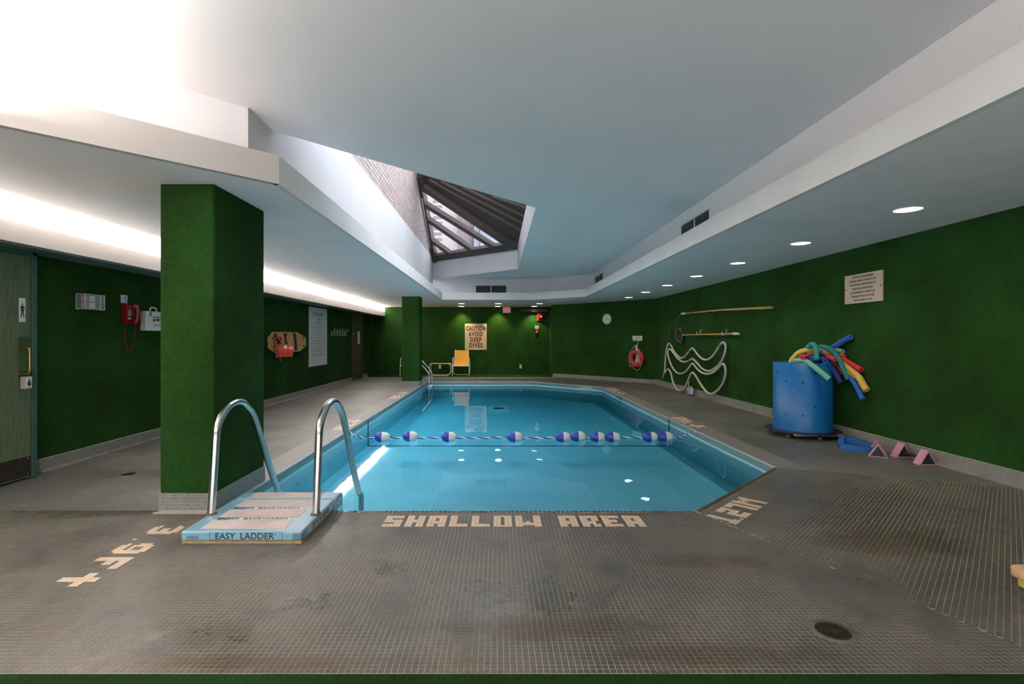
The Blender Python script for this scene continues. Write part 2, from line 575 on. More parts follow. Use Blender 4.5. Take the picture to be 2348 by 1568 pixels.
# letters laid in cream tiles (rows from the top of each letter)
FONT = {
 'S': ['11111','11111','11000','11111','11111','00011','11111','11111'],
 'H': ['11011','11011','11011','11111','11111','11011','11011','11011'],
 'A': ['11111','11111','11011','11011','11111','11111','11011','11011'],
 'L': ['11000','11000','11000','11000','11000','11000','11111','11111'],
 'O': ['11111','11011','11011','11011','11011','11011','11011','11111'],
 'W': ['1100011','1100011','1100011','1100011','1101011','1111111','1111111','1100011'],
 'R': ['11111','11111','11011','11011','11110','11110','11011','11011'],
 'E': ['11111','11111','11000','11110','11110','11000','11111','11111'],
 '1': ['0110','1110','0110','0110','0110','0110','1111','1111'],
 '2': ['11111','11111','00011','11111','11111','11000','11111','11111'],
 '7': ['11111','11111','00011','00011','00011','00011','00011','00011'],
 'M': ['1100011','1110111','1111111','1101011','1100011','1100011','1100011','1100011'],
 '.': ['0','0','0','0','0','0','0','1'],
 ' ': ['000'] * 8,
 '3': ['011110','111111','000011','001111','001111','000011','111111','011110'],
 '9': ['011110','111111','110011','110011','011111','000011','111111','011110'],
 'F': ['111111','111111','110000','111100','111100','110000','110000','110000'],
 't': ['001100','001100','111111','111111','001100','001100','001100','001100'],
 '5': ['11111','11111','11000','11111','11111','00011','11111','11111'],
}
def text_cells(txt, gap=1):
    out = set(); x = 0
    for ch in txt:
        g = FONT[ch]
        for r, row in enumerate(g):
            for c, b in enumerate(row):
                if b == '1': out.add((x + c, r))
        x += len(g[0]) + gap
    return out

def visible(x, y, z=0, m=0.12):
    return y > 1.98 and -1.2 * y - 0.4 < x < 1.35 * y + 0.5

PILLAR = (-2.53, 3.854, -2.12, 4.69)
BW = 0.334                                                   # width of the band round the pool
# tile lists: centre, material
field = []
u45 = Vector((0.7052, 0.7090, 0)); n45 = Vector((0.7090, -0.7052, 0))
P1, P2 = Vector((1.50, 3.893, 0)), Vector((2.81, 5.21, 0))
drains = [((1.494, 2.29), 0.085), ((-3.54, 4.95), 0.09)]
# 3.9Ft beside the ladder, reading towards the camera with the tops of the letters to the pool
ft = set()
x = 0
for ch, st in (('3', 0), ('.', 9), ('9', 12), ('F', 20), ('t', 28)):
    for r, row in enumerate(FONT[ch]):
        for c, b in enumerate(row):
            if b == '1': ft.add((st + c, r))
J0 = int(3.576 / P); I0 = int(math.floor(-2.17 / P))
ftc = set((I0 - r, J0 - c) for c, r in ft)
bandY = 3.893 - 0.048 - 12 * 0.0278
seam1 = lambda x, y: (x - 1.50) * 0.9239 + (y - 3.893) * 0.3827 # >0 : diagonal side of the first seam
seam2 = lambda x, y: (x - 2.81) * 0.3827 + (y - 5.21) * 0.9239  # >0 : beyond the second seam
for j in range(int(1.987 / P), int(3.893 / P) + 1):
    for i in range(int(-4.3 / P), int(3.2 / P) + 60):
        x = (i + 0.5) * P; y = (j + 0.5) * P
        if y < 1.987 + P/2 or y > 3.893: continue
        if not visible(x, y) or not (LX < x < RX): continue
        if x > 0.5 and seam1(x, y) > 0.006: continue
        if x > -2.11 and y > bandY - P * 0.55: continue
        if PILLAR[0] < x < PILLAR[2] and y > PILLAR[1]: continue
        if any((x - d[0][0])**2 + (y - d[0][1])**2 < d[1]**2 for d in drains): continue
        field.append(((x, y, 0), 1 if (i, j) in ftc else 0))
nf = len(field)
field.sort(key=lambda q: q[0][1] * 1000 + abs(q[0][0]))
near = sorted([q for q in field if -0.96 * q[0][1] < q[0][0] < 1.02 * q[0][1]], key=lambda q: q[0][1])[:300]
nearset = set(q[0] for q in near)
restt = [q for q in field if q[0] not in nearset]
tm = [M['tile'], M['cream_tile']]
make_tiles('floor_tiles', [q[0] for q in restt], (1,0,0), (0,1,0), (0,0,1), P*0.915, P*0.915, tm, [q[1] for q in restt], floor)
# the 300 nearest tiles one by one
bm_ = MB()
a_ = P*0.915/2; b_ = a_ - 0.0009
bm_.add([(-a_,-a_,-0.004),(a_,-a_,-0.004),(a_,a_,-0.004),(-a_,a_,-0.004),(-b_,-b_,0),(b_,-b_,0),(b_,b_,0),(-b_,b_,0)],
        [(4,5,6,7),(0,1,5,4),(1,2,6,5),(2,3,7,6),(3,0,4,7)])
first = bm_.build('tile', M['tile'], origin=(0, 0, 0))
first.parent = floor
for k, (c, m_) in enumerate(near):
    o = first if k == 0 else first.copy()
    if k: COL.objects.link(o)
    o.location = Vector(c) + Vector((0, 0, rng.uniform(-0.0003, 0.0003)))
    o.rotation_euler = (rng.uniform(-.006, .006), rng.uniform(-.006, .006), rng.uniform(-.01, .01))
# diagonal field, right of the first seam
diag = []
for a in range(-75, 130):
    for b in range(int(BW / P) + 1, 130):
        c = P1 + u45 * ((a + 0.5) * P) + n45 * ((b + 0.5) * P)
        if c.x > RX - 0.02 or c.y < 1.987 + P/2 or not visible(c.x, c.y): continue
        if seam1(c.x, c.y) < 0.006 or seam2(c.x, c.y) > -0.008: continue
        if any((c.x - d[0][0])**2 + (c.y - d[0][1])**2 < d[1]**2 for d in drains): continue
        diag.append((tuple(c), 0))
make_tiles('diagonal_tiles', [q[0] for q in diag], u45, n45, (0,0,1), P*0.915, P*0.915, tm, [0]*len(diag), floor)
# band in front of the pool with SHALLOW AREA
PV = 0.0278
sa = text_cells('SHALLOW AREA')
band = []
S0 = int(round(-0.795 / P))
for i in range(int(-2.1 / P), int(1.7 / P)):
    for r in range(12):
        x = (i + 0.5) * P; y = 3.845 - (r + 0.5) * PV
        if x > 1.0 and seam1(x, y) > -0.006: continue
        band.append(((x, y, 0), 1 if (i - S0, r - 2) in sa else 0))
make_tiles('band_tiles', [q[0] for q in band], (1,0,0), (0,1,0), (0,0,1), P*0.93, PV*0.93, tm, [q[1] for q in band], floor)
dm = text_cells('1.27M')
band = []
A0 = int(round(-0.085 / P))
for a in range(-8, 86):
    for r in range(12):
        c = P1 + u45 * ((a + 0.5) * P) + n45 * (0.048 + (r + 0.5) * PV)
        if seam1(c.x, c.y) < 0.008 or seam2(c.x, c.y) > -0.008: continue
        band.append((tuple(c), 1 if (a - A0, r - 2) in dm else 0))
make_tiles('diagonal_band_tiles', [q[0] for q in band], u45, n45, (0,0,1), P*0.93, PV*0.93, tm, [q[1] for q in band], floor)
# dark rounded nosing along the two near edges
nos = MB()
nc = []
for i in range(int(-2.1 / 0.034), int(1.5 / 0.034)):
    nc.append(((i + 0.5) * 0.034, 3.869, 0.003))
make_tiles('nosing_tiles', nc, (1,0,0), (0,1,0), (0,0,1), 0.0315, 0.044, [M['nosing']], [0]*len(nc), floor, t=0.03, inset=0.004)
nc = [tuple(P1 + u45 * ((a + 0.5) * 0.034) + n45 * 0.024 + Vector((0,0,0.003))) for a in range(0, 54)]
make_tiles('diagonal_nosing_tiles', nc, u45, n45, (0,0,1), 0.0315, 0.044, [M['nosing']], [0]*len(nc), floor, t=0.03, inset=0.004)

# paler coping band on the sides and far end
cop = MB()
b = 0.30
cop.add([(-2.11, 3.9, 0.001), (-2.11, 15.57, 0.001), (-2.11 - b, 15.57 + b, 0.001), (-2.11 - b, 3.9, 0.001)], [(0, 1, 2, 3)])
cop.add([(-2.11, 15.57, 0.001), (1.08, 15.57, 0.001), (1.08 + b*0.41, 15.57 + b, 0.001), (-2.11 - b, 15.57 + b, 0.001)], [(0, 1, 2, 3)])
cop.add([(1.08, 15.57, 0.001), (2.81, 13.86, 0.001), (2.81 + b, 13.86 + b*0.41, 0.001), (1.08 + b*0.41, 15.57 + b, 0.001)], [(0, 1, 2, 3)])
cop.add([(2.81, 13.86, 0.001), (2.81, 5.21, 0.001), (2.81 + b, 5.21 - b*0.41, 0.001), (2.81 + b, 13.86 + b*0.41, 0.001)], [(0, 1, 2, 3)])
for q in range(len(cop.f)): cop.f[q] = cop.f[q][::-1]
cop.build('coping_band', M['coping'], floor)
# depth marks on the side copings, set in cream tiles
def deck_text(txt, org, u, v, pu, pv):
    C = [tuple(Vector(org) + Vector(u) * ((c + .5) * pu) + Vector(v) * ((r + .5) * pv) + Vector((0, 0, 0.003))) for c, r in text_cells(txt)]
    make_tiles('depth_mark_tiles', C, u, v, (0,0,1), pu*0.94, pv*0.94, tm, [1]*len(C), floor)
deck_text('5Ft', onZ(795, 985, 0) + Vector((0.0, -0.05, 0)), (0, 1, 0), (-1, 0, 0), 0.05, 0.026)
deck_text('5Ft', Vector((-2.16, 11.2, 0)), (0, 1, 0), (-1, 0, 0), 0.075, 0.026)
deck_text('5Ft', Vector((2.87, 8.55, 0)), (0, -1, 0), (1, 0, 0), 0.055, 0.028)
deck_text('5Ft', Vector((2.87, 13.6, 0)), (0, -1, 0), (1, 0, 0), 0.08, 0.028)
deck_text('5Ft', Vector((-0.6, 15.82, 0)), (1, 0, 0), (0, -1, 0), 0.05, 0.028)
deck_text('5Ft', Vector((0.25, 15.82, 0)), (1, 0, 0), (0, -1, 0), 0.05, 0.028)

# carpet strips on the floor: behind the tile edge in front, and along the far wall
mb = MB(); mb.rbox((LX, BY, -0.002), (RX, 1.982, 0.012), 0.004)
mb.build('carpet_strip', M['floor_carpet'], floor)
mb = MB(); mb.rbox((LX, 17.62, -0.002), (1.9, FY, 0.010), 0.004)
mb.build('carpet_strip', M['floor_carpet'], floor)

# ---- pool shell and water
def pool_wall_mat():
    m, nt, b = new_mat('pool_wall_tile'); g = N(nt)
    pos = g.node('ShaderNodeNewGeometry').outputs['Position']
    sep = g.node('ShaderNodeSeparateXYZ'); g.link(pos, sep.inputs[0])
    z = sep.outputs[2]
    s = g.math('ADD', sep.outputs[0], sep.outputs[1])
    fz = g.math('ABSOLUTE', g.math('SUBTRACT', g.math('FRACT', g.math('ADD', g.math('DIVIDE', z, P), 50)), 0.5))
    fs = g.math('ABSOLUTE', g.math('SUBTRACT', g.math('FRACT', g.math('ADD', g.math('DIVIDE', s, P), 50)), 0.5))
    gr = g.math('GREATER_THAN', g.math('MAXIMUM', fz, fs), 0.44)
    band = g.math('GREATER_THAN', z, -0.085)
    c = g.mix(band, (0.50, 0.80, 0.88), (0.11, 0.23, 0.22))
    c = g.mix(g.math('MULTIPLY', gr, 0.55), c, (0.42, 0.52, 0.50))
    g.link(c, b.inputs['Base Color'])
    b.inputs['Roughness'].default_value = 0.35
    return m
def pool_floor_mat():
    m, nt, b = new_mat('pool_floor_tile'); g = N(nt)
    pos = g.node('ShaderNodeNewGeometry').outputs['Position']
    sep = g.node('ShaderNodeSeparateXYZ'); g.link(pos, sep.inputs[0])
    q = 0.03
    fx = g.math('ABSOLUTE', g.math('SUBTRACT', g.math('FRACT', g.math('ADD', g.math('DIVIDE', sep.outputs[0], q), 500)), 0.5))
    fy = g.math('ABSOLUTE', g.math('SUBTRACT', g.math('FRACT', g.math('ADD', g.math('DIVIDE', sep.outputs[1], q), 500)), 0.5))
    gr = g.math('GREATER_THAN', g.math('MAXIMUM', fx, fy), 0.455)
    chip = g.noise(pos, 9, 6, 0.7)
    c = g.scale((0.90, 0.93, 0.93), g.ramp(g.noise(pos, 1.1, 3), 0.3, 0.7, 0.93, 1.06))
    c = g.mix(g.math('MULTIPLY', gr, 0.25), c, (0.40, 0.72, 0.78))
    c = g.mix(g.math('MULTIPLY', gr, g.ramp(chip, 0.63, 0.68, 0, 0.8)), c, (0.03, 0.13, 0.16))
    g.link(c, b.inputs['Base Color'])
    b.inputs['Roughness'].default_value = 0.5
    return m
pw, pf = pool_wall_mat(), pool_floor_mat()
mb = MB()
n = len(POOL)
mb.m = 0
for i in range(n):
    a = POOL[i]; c = POOL[(i + 1) % n]
    mb.add([(a[0], a[1], 0), (c[0], c[1], 0), (c[0], c[1], PZ), (a[0], a[1], PZ)], [(0, 1, 2, 3)])
mb.m = 1
mb.add(*poly_fill([POOL], PZ))
pool = struct(mb.build('pool_basin', [pw, pf], origin=(0, 0, PZ)), 'six sided swimming pool basin lined with light blue tiles')
# line of black tiles across the floor and up both sides
lc = [(-2.11 + 0.022 + k * 0.044, 8.41, PZ + 0.004) for k in range(int(4.92 / 0.044))]
make_tiles('line_tiles', lc, (1,0,0), (0,1,0), (0,0,1), 0.036, 0.05, [M['black']], [0]*len(lc), pool)
lc = [(-2.106, 8.41, -0.02 - k * 0.028) for k in range(16)]
make_tiles('line_tiles', lc, (0,1,0), (0,0,1), (1,0,0), 0.05, 0.026, [M['black']], [0]*len(lc), pool)
lc = [(2.806, 8.41, -0.02 - k * 0.028) for k in range(16)]
make_tiles('line_tiles', lc, (0,-1,0), (0,0,1), (-1,0,0), 0.05, 0.026, [M['black']], [0]*len(lc), pool)
# bright lip tile under the coping edge
mb = MB()
for i in (2, 3, 4, 5):
    a = Vector((*POOL[i], 0)); c = Vector((*POOL[(i + 1) % n], 0))
    mb.tube([a + Vector((0,0,-0.004)), c + Vector((0,0,-0.004))], 0.012, 8)
mb.build('coping_edge', mat('pale_edge_tile', (0.42, 0.42, 0.43), 0.3), pool)
# skimmer opening and wall inlet
mb = MB(); mb.box((2.78, 11.55, -0.075), (2.809, 12.0, -0.02)); mb.build('skimmer', mat('skimmer_teal', (0.02, 0.16, 0.20), 0.4), pool)
mb = MB()
q = onX(685, 1107, -2.108)
mb.lathe([(0.0, 0.006), (0.022, 0.006), (0.03, 0.0)], q, (1, 0, 0), 16)
mb.build('inlet', M['white'], pool)
# main drain in the pool floor
mb = MB()
mb.rbox((-0.22, 11.85, PZ), (0.28, 12.65, PZ + 0.10), 0.01)
dr = mb.build('drain_plate', mat('pale_cyan_plate', (0.92, 0.98, 0.96), 0.4), pool)
mb = MB(); mb.lathe([(0.0, 0.106), (0.12, 0.106), (0.14, 0.100)], (0.03, 12.25, PZ), (0, 0, 1), 20)
mb.build('drain_cover', M['black'], dr)

def water_mat():
    m = bpy.data.materials.new('pool_water'); m.use_nodes = True
    nt = m.node_tree; nt.nodes.remove(nt.nodes['Principled BSDF']); g = N(nt)
    pos = g.node('ShaderNodeNewGeometry').outputs['Position']
    mp = g.node('ShaderNodeMapping'); mp.inputs['Scale'].default_value = (1.0, 0.55, 1); g.link(pos, mp.inputs['Vector'])
    nn = g.noise(mp.outputs[0], 1.6, 3, 0.5)
    bp = g.node('ShaderNodeBump'); bp.inputs['Strength'].default_value = 0.12; bp.inputs['Distance'].default_value = 0.02
    g.link(nn, bp.inputs['Height'])
    tr = g.node('ShaderNodeBsdfTransparent'); tr.inputs[0].default_value = (0.92, 0.98, 1.0, 1)
    gl = g.node('ShaderNodeBsdfGlossy'); gl.inputs['Roughness'].default_value = 0.015; gl.inputs['Color'].default_value = (0.58, 0.86, 1.0, 1)
    g.link(bp.outputs[0], gl.inputs['Normal'])
    fr = g.node('ShaderNodeFresnel'); fr.inputs['IOR'].default_value = 1.24
    mx = g.node('ShaderNodeMixShader')
    g.link(fr.outputs[0], mx.inputs[0]); g.link(tr.outputs[0], mx.inputs[1]); g.link(gl.outputs[0], mx.inputs[2])
    out = nt.nodes['Material Output']; g.link(mx.outputs[0], out.inputs['Surface'])
    va = g.node('ShaderNodeVolumeAbsorption'); va.inputs['Color'].default_value = (0.0, 0.784, 0.932, 1); va.inputs['Density'].default_value = 0.85
    g.link(va.outputs[0], out.inputs['Volume'])
    return m
mb = MB()
e = 0.03
wp = [(-2.11 - e, 3.893 - e), (1.50 + e*.41, 3.893 - e), (2.81 + e, 5.21 - e*.41), (2.81 + e, 13.86 + e*.41), (1.08 + e*.41, 15.57 + e), (-2.11 - e, 15.57 + e)]
mb.prism(wp, PZ - 0.05, WZ)
water = tag(mb.build('pool_water', water_mat()), 'calm clear blue water filling the pool', 'water', kind='stuff')

# ---- walls (carpeted)
def wall(name, a, b, z0, z1, th=0.15, mt=None, label=None, side=1):
    a = Vector((a[0], a[1], 0)); b = Vector((b[0], b[1], 0))
    d = (b - a).normalized(); nn = Vector((d.y, -d.x, 0)) * side
    p = [a, b, b + nn * th, a + nn * th]
    mb = MB(); mb.prism([(q.x, q.y) for q in p], z0, z1)
    return struct(mb.build(name, mt or M['carpet']), label)
wl_ = wall('wall_left', (LX, BY), (LX, FY), -0.01, CZ, side=-1, label='left wall covered in green carpet')
wr_ = wall('wall_right', (RX, BY), (RX, 14.87), -0.01, CZ, label='long right wall covered in green carpet')
wall('wall_diagonal', (4.59, 14.84), (2.3, 17.24), -0.01, CZ, label='angled green carpeted wall with clock and lifebuoy')
wall('wall_corner', (2.31, 17.23), (1.9, 17.5), -0.01, CZ)
wall('wall_recess', (1.9, 17.49), (1.9, FY), -0.01, CZ)
wall('wall_far', (LX - .1, FY), (2.1, FY), -0.01, CZ, side=-1, label='far green carpeted wall behind the pool')
# unseen wall behind the camera, with an opening added for fill daylight
wall('wall_back', (LX - .1, BY), (RX + .1, BY), -0.01, 0.10)
wall('wall_back_upper', (LX - .1, BY), (RX + .1, BY), 1.50, 3.3)
wb = struct(empty('added_fill_opening', (0, BY, 0.10)))
mb = MB(); mb.box((LX, BY - .10, 0.10), (RX, BY - .02, 0.16)); mb.box((LX, BY - .10, 1.45), (RX, BY - .02, 1.52)); mb.build('fill_opening_rail', M['beam'], wb)
for k in range(7):
    x = LX + (RX - LX) * k / 6
    mb = MB(); mb.box((x - .03, BY - .10, .15), (x + .03, BY - .02, 1.46)); mb.build('fill_opening_bar', M['beam'], wb)

mb = MB(); mb.box((LX - .02, BY, 2.20), (LX + .012, FY, CZ)); mb.box((LX, FY - .012, 2.22), (-4.08, FY + .01, CZ)); struct(mb.build('wall_left_upper', M['plaster']))
# ---- skirting of small tiles
def wall_tiles(parent, a, d, nn, L, h, off, rows=5):
    a = Vector((*a, 0)); d = Vector((*d, 0)); nn = Vector((*nn, 0)); sz = (h - .018) / rows
    C = [tuple(a + d * ((k + .5) * P) + nn * (off + .0015) + Vector((0, 0, h - (r + .5) * sz))) for k in range(int(L / P)) for r in range(rows)]
    make_tiles('skirting_tiles', C, d, (0,0,1), nn, P*0.9, sz*0.9, [M['base_tile']], [0]*len(C), parent, t=0.003)
def skirting(name, a, b, nrm, far_mat, geo_len, geo_from='a', h=0.125, rows=5, inside=True):
    A = Vector((*a, 0)); B = Vector((*b, 0)); nn = Vector((*nrm, 0)).normalized(); d = (B - A).normalized(); L = (B - A).length
    split = A + d * geo_len
    mb = MB()
    if geo_len > 0:
        mb.m = 0; q = (A, split, split + nn * .028, A + nn * .028)
        mb.prism([(p.x, p.y) for p in q], -0.002, h)
    if geo_len < L - 0.01:
        mb.m = 1; q = (split, B, B + nn * .0295, split + nn * .0295)
        mb.prism([(p.x, p.y) for p in q], -0.002, h)
    mb.m = 2
    q0 = A + nn * .028; q1 = B + nn * .028
    vs = [q0 + Vector((0,0,.024)), q1 + Vector((0,0,.024)), q1 + nn * .032 + Vector((0,0,.0012)), q0 + nn * .032 + Vector((0,0,.0012))]
    mb.add(vs, [(3, 2, 1, 0)]); mb.add(vs, [(0, 1, 2, 3)])
    sk = struct(mb.build(name, [M['grout_light'], far_mat, M['grout_light']]))
    if geo_len > 0: wall_tiles(sk, a, (d.x, d.y), (nn.x, nn.y), geo_len, h, .028, rows)
    return sk
skirting('baseboard_left', (LX, 5.0), (LX, 15.78), (1, 0), M['skirt_x'], 6.0)['label'] = 'grey mosaic skirting along the left wall'
skirting('baseboard_left_end', (LX, 16.98), (LX, 17.62), (1, 0), M['skirt_x'], 0)
skirting('baseboard_right', (RX, BY), (RX, 14.86), (-1, 0), M['skirt_x'], 10.6, h=0.142, rows=6)['label'] = 'grey mosaic skirting along the right wall'
skirting('baseboard_diagonal', (4.58, 14.85), (2.3, 17.24), (-0.725, -0.689), M['skirt_d'], 0)
skirting('baseboard_corner', (2.3, 17.24), (1.9, 17.5), (-0.545, -0.838), M['skirt_d'], 0)

# ---- pillars with carpet and tiled foot
def pillar(name, x0, y0, x1, y1, label, geo):
    mb = MB(); mb.rbox((x0, y0, 0.0), (x1, y1, CZ + 0.01), 0.02, 2)
    pl = struct(mb.build(name, M['carpet'], origin=(x0, y0, 0)), label)
    h = 0.145
    mb = MB(); e = 0.004
    mb.box((x0 - e, y0 - e, -0.1 if False else -0.002), (x1 + e, y1 + e, h))
    ft_ = mb.build('tiled_foot', M['grout_light'] if geo else M['skirt_y'], pl)
    if geo:
        cs = []
        wall_tiles(pl, (x0 - e, y0 - e), (1, 0), (0, -1), x1 - x0 + 2 * e, h, 0, 5)
        wall_tiles(pl, (x1 + e, y0 - e), (0, 1), (1, 0), y1 - y0 + 2 * e, h, 0, 5)
        mb = MB(); mb.box((x0 - 0.03, y0 - 0.03, -0.002), (x1 - 0.02, y0, 0.006)); mb.build('mortar_bead', M['grout_light'], pl)
    return pl
pillar('pillar', *PILLAR, 'near square pillar wrapped in green carpet beside the ladder', True)
pillar('pillar', -2.61, 14.07, -2.12, 14.55, 'far square pillar wrapped in green carpet by the pool edge', False)

# ---- low ceiling (soffit) with the raised recess
lip = [(-1.63, 3.845), (-1.62, 15.2), (1.07, 15.2), (2.42, 14.08), (2.42, -1.0), (-3.4, -1.0), (-3.4, 2.075)]
outer = [(LX - .1, BY - .1), (RX + .1, BY - .1), (RX + .1, 14.9), (2.35, 17.4), (2.05, FY + .1), (LX - .1, FY + .1)]
mb = MB()
mb.add(*poly_fill([outer, lip], CZ, flip=True))
rec = [(-3.75, -1.35), (2.686, -1.35), (2.686, 14.37), (1.25, 15.68), (-1.96, 15.68), (-1.98, 4.05), (-3.75, 2.28)]
struct(mb.build('ceiling', M['plaster_low']), 'low grey painted ceiling around the pool')
mb = MB(); mb.add(*poly_fill([rec, lip], CZ + 0.02))
struct(mb.build('ceiling_ledge', M['plaster']))
def strip(name, pts, z0, z1, th, mt, closed=True, side=1, label=None):
    mb = MB(); n = len(pts)
    for i in range(n if closed else n - 1):
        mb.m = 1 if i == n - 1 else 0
        a = Vector((*pts[i], 0)); c = Vector((*pts[(i + 1) % n], 0)); d = (c - a).normalized(); nn = Vector((d.y, -d.x, 0)) * side * th
        e = d * (th * 0.38)
        mb.prism([(q.x, q.y) for q in (a, c, c + nn, a + nn)], z0, z1)
    return struct(mb.build(name, mt), label)
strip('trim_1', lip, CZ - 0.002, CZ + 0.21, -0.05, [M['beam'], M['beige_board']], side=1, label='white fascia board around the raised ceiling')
# raised ceiling with the skylight opening
up = [(-3.75, -1.35), (2.686, -1.35), (2.686, 14.37), (1.25, 15.68), (-1.96, 15.68), (-1.96, 15.66), (0.535, 13.42), (0.535, 7.15), (0.436, 7.04), (-1.976, 4.483), (-1.98, 4.05), (-3.75, 2.28)]
mb = MB(); mb.add(*poly_fill([up], RZ, flip=True))
struct(mb.build('ceiling_raised', M['plaster']), 'raised grey ceiling with a skylight opening')
# walls of the recess
def vwall(mb, a, c, z0, z1, th=0.08):
    a = Vector((*a, 0)); c = Vector((*c, 0)); d = (c - a).normalized(); nn = Vector((d.y, -d.x, 0)) * th
    mb.prism([(q.x, q.y) for q in (a, c, c + nn, a + nn)], z0, z1)
mb = MB()
for i in (0, 1, 2, 3, 5, 6):
    a, c = rec[i], rec[(i + 1) % len(rec)]
    vwall(mb, a, c, CZ + 0.01, RZ + 0.03)
struct(mb.build('wall_recess_sides', M['plaster']))
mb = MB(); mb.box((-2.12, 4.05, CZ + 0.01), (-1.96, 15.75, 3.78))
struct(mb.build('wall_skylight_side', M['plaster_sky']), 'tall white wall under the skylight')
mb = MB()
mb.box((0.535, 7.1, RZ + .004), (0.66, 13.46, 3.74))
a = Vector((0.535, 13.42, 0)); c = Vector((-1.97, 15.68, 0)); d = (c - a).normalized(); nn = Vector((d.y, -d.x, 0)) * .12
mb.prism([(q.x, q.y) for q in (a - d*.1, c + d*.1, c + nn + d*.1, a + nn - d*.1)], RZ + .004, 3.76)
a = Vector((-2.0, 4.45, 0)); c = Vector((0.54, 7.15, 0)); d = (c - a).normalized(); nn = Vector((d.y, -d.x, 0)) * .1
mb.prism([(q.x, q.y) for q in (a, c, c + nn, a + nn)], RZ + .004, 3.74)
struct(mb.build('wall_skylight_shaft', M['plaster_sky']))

# ================================================================== skylight and what is seen through it
def plane_hit(px, py, p0, nrm):
    d = Vector(((px - CX) / F, 1, -(py - CY) / F)); o = Vector((0, 0, H))
    return o + d * ((Vector(p0) - o).dot(nrm) / d.dot(nrm))
E1, E2, TT = Vector((-1.96, 15.68, 3.76)), Vector((0.535, 13.42, 3.74)), Vector((-1.96, 12.7, 5.36))
PN = (E2 - E1).cross(TT - E1).normalized()
if PN.z < 0: PN = -PN
G = lambda x, y: plane_hit(x, y, E1, PN)
bronze = mat('bronze_metal', (0.060, 0.045, 0.037), 0.6, metal=0.0, var=0.08, vscale=5)
bronze_d = mat('bronze_metal_seam', (0.11, 0.09, 0.078), 0.5)
def bar(mb, a, b, w, dep, up=PN, lift=0.0):
    a = Vector(a); b = Vector(b); d = (b - a).normalized(); s = d.cross(up).normalized() * (w / 2)
    t = up * lift; k = -up * dep
    vs = [a - s + t, a + s + t, b + s + t, b - s + t, a - s + k, a + s + k, b + s + k, b - s + k]
    mb.add(vs, [(0,1,2,3), (7,6,5,4), (0,4,5,1), (1,5,6,2), (2,6,7,3), (3,7,4,0)])
sk = thing('window_1', (-0.7, 14.5, 3.76), 'sloped bronze framed skylight over the pool with brown ribbed metal panels', 'skylight')
sk['kind'] = 'structure'
del sk['category']
# ribbed metal panels: roof sheet with raised seams
mb = MB()
poly = [G(930, 345), G(1240, 452), G(1207, 480), G(1192, 556), G(1172, 566), G(966, 418)]
vs = poly + [p + PN * 0.05 for p in poly]; k = len(poly)
mb.add(vs, [list(range(k)), list(range(k, 2 * k))[::-1]] + [(i, (i+1) % k, k+(i+1) % k, k+i) for i in range(k)])
mb.build('metal_panel', bronze, sk)
for (a, b) in (((1203, 494), (1064, 428)), ((1200, 510), (1012, 414)), ((1195, 526), (985, 410)), ((1206, 474), (1130, 448))):
    mb = MB(); bar(mb, G(*a), G(*b), 0.035, 0.05); mb.build('panel_seam', bronze_d, sk)
# beams and glazing bars
for (a, b, w) in (((1172, 556), (974, 424), 0.17),):
    mb = MB(); bar(mb, G(*a), G(*b), w, 0.14); mb.build('hip_beam', bronze, sk)
for (a, b, w) in (((1140, 564), (976, 463), 0.15), ((1086, 569), (982, 497), 0.15), ((1037, 579), (988, 543), 0.14)):
    mb = MB(); bar(mb, G(*a), G(*b), w, 0.12); gb = mb.build('glazing_bar', bronze, sk)
    mb = MB(); o_ = G(*a) - PN * .121; q_ = G(*b) - PN * .121; bar(mb, o_, q_, 0.03, 0.012); mb.build('bar_cap', bronze_d, gb)
mb = MB(); bar(mb, G(992, 588), G(1192, 556), 0.22, 0.12); mb.build('sill_frame', bronze, sk)
mb = MB(); bar(mb, G(1001, 592), G(964, 396), 0.13, 0.16); mb.build('side_frame', bronze, sk)
mb = MB(); bar(mb, G(992, 560), G(974, 445), 0.03, 0.17); mb.build('side_trim', M['white'], sk)
# side closure between the shaft wall and the panels
mb = MB()
q = [Vector((0.60, 9.0, 3.7)), Vector((0.60, 13.46, 3.7)), G(1188, 560) + Vector((.06, 0, 0)), G(1208, 473) + Vector((.06, 0, 0)), G(1226, 440) + Vector((.06, 0, 0))]
mb.add(q + [p + Vector((0.04, 0, 0)) for p in q], [(0,1,2,3,4), (9,8,7,6,5), (0,5,6,1), (1,6,7,2), (2,7,8,3), (3,8,9,4), (4,9,5,0)])
mb.build('side_panel', bronze, sk)
# glass
def glass_mat():
    m = bpy.data.materials.new('skylight_glass'); m.use_nodes = True
    nt = m.node_tree; nt.nodes.remove(nt.nodes['Principled BSDF']); g = N(nt)
    tr = g.node('ShaderNodeBsdfTransparent'); tr.inputs[0].default_value = (0.93, 0.95, 0.98, 1)
    gl = g.node('ShaderNodeBsdfGlossy'); gl.inputs['Roughness'].default_value = 0.02
    mx = g.node('ShaderNodeMixShader'); mx.inputs[0].default_value = 0.06
    g.link(tr.outputs[0], mx.inputs[1]); g.link(gl.outputs[0], mx.inputs[2]); g.link(mx.outputs[0], nt.nodes['Material Output'].inputs['Surface'])
    return m
GL = glass_mat()
def pane(pts):
    mb = MB(); k = len(pts); vs = [Vector(p) for p in pts] + [Vector(p) + PN * .008 for p in pts]
    mb.add(vs, [list(range(k)), list(range(k, 2*k))[::-1]] + [(i, (i+1) % k, k+(i+1) % k, k+i) for i in range(k)])
    mb.build('pane', GL, sk)
pane([G(974, 424), G(1172, 556), G(1140, 562), G(976, 463)])
pane([G(976, 463), G(1140, 564), G(1086, 569), G(982, 497)])
pane([G(982, 497), G(1086, 569), G(1037, 577), G(988, 543)])
pane([G(988, 543), G(1037, 577), G(992, 588)])
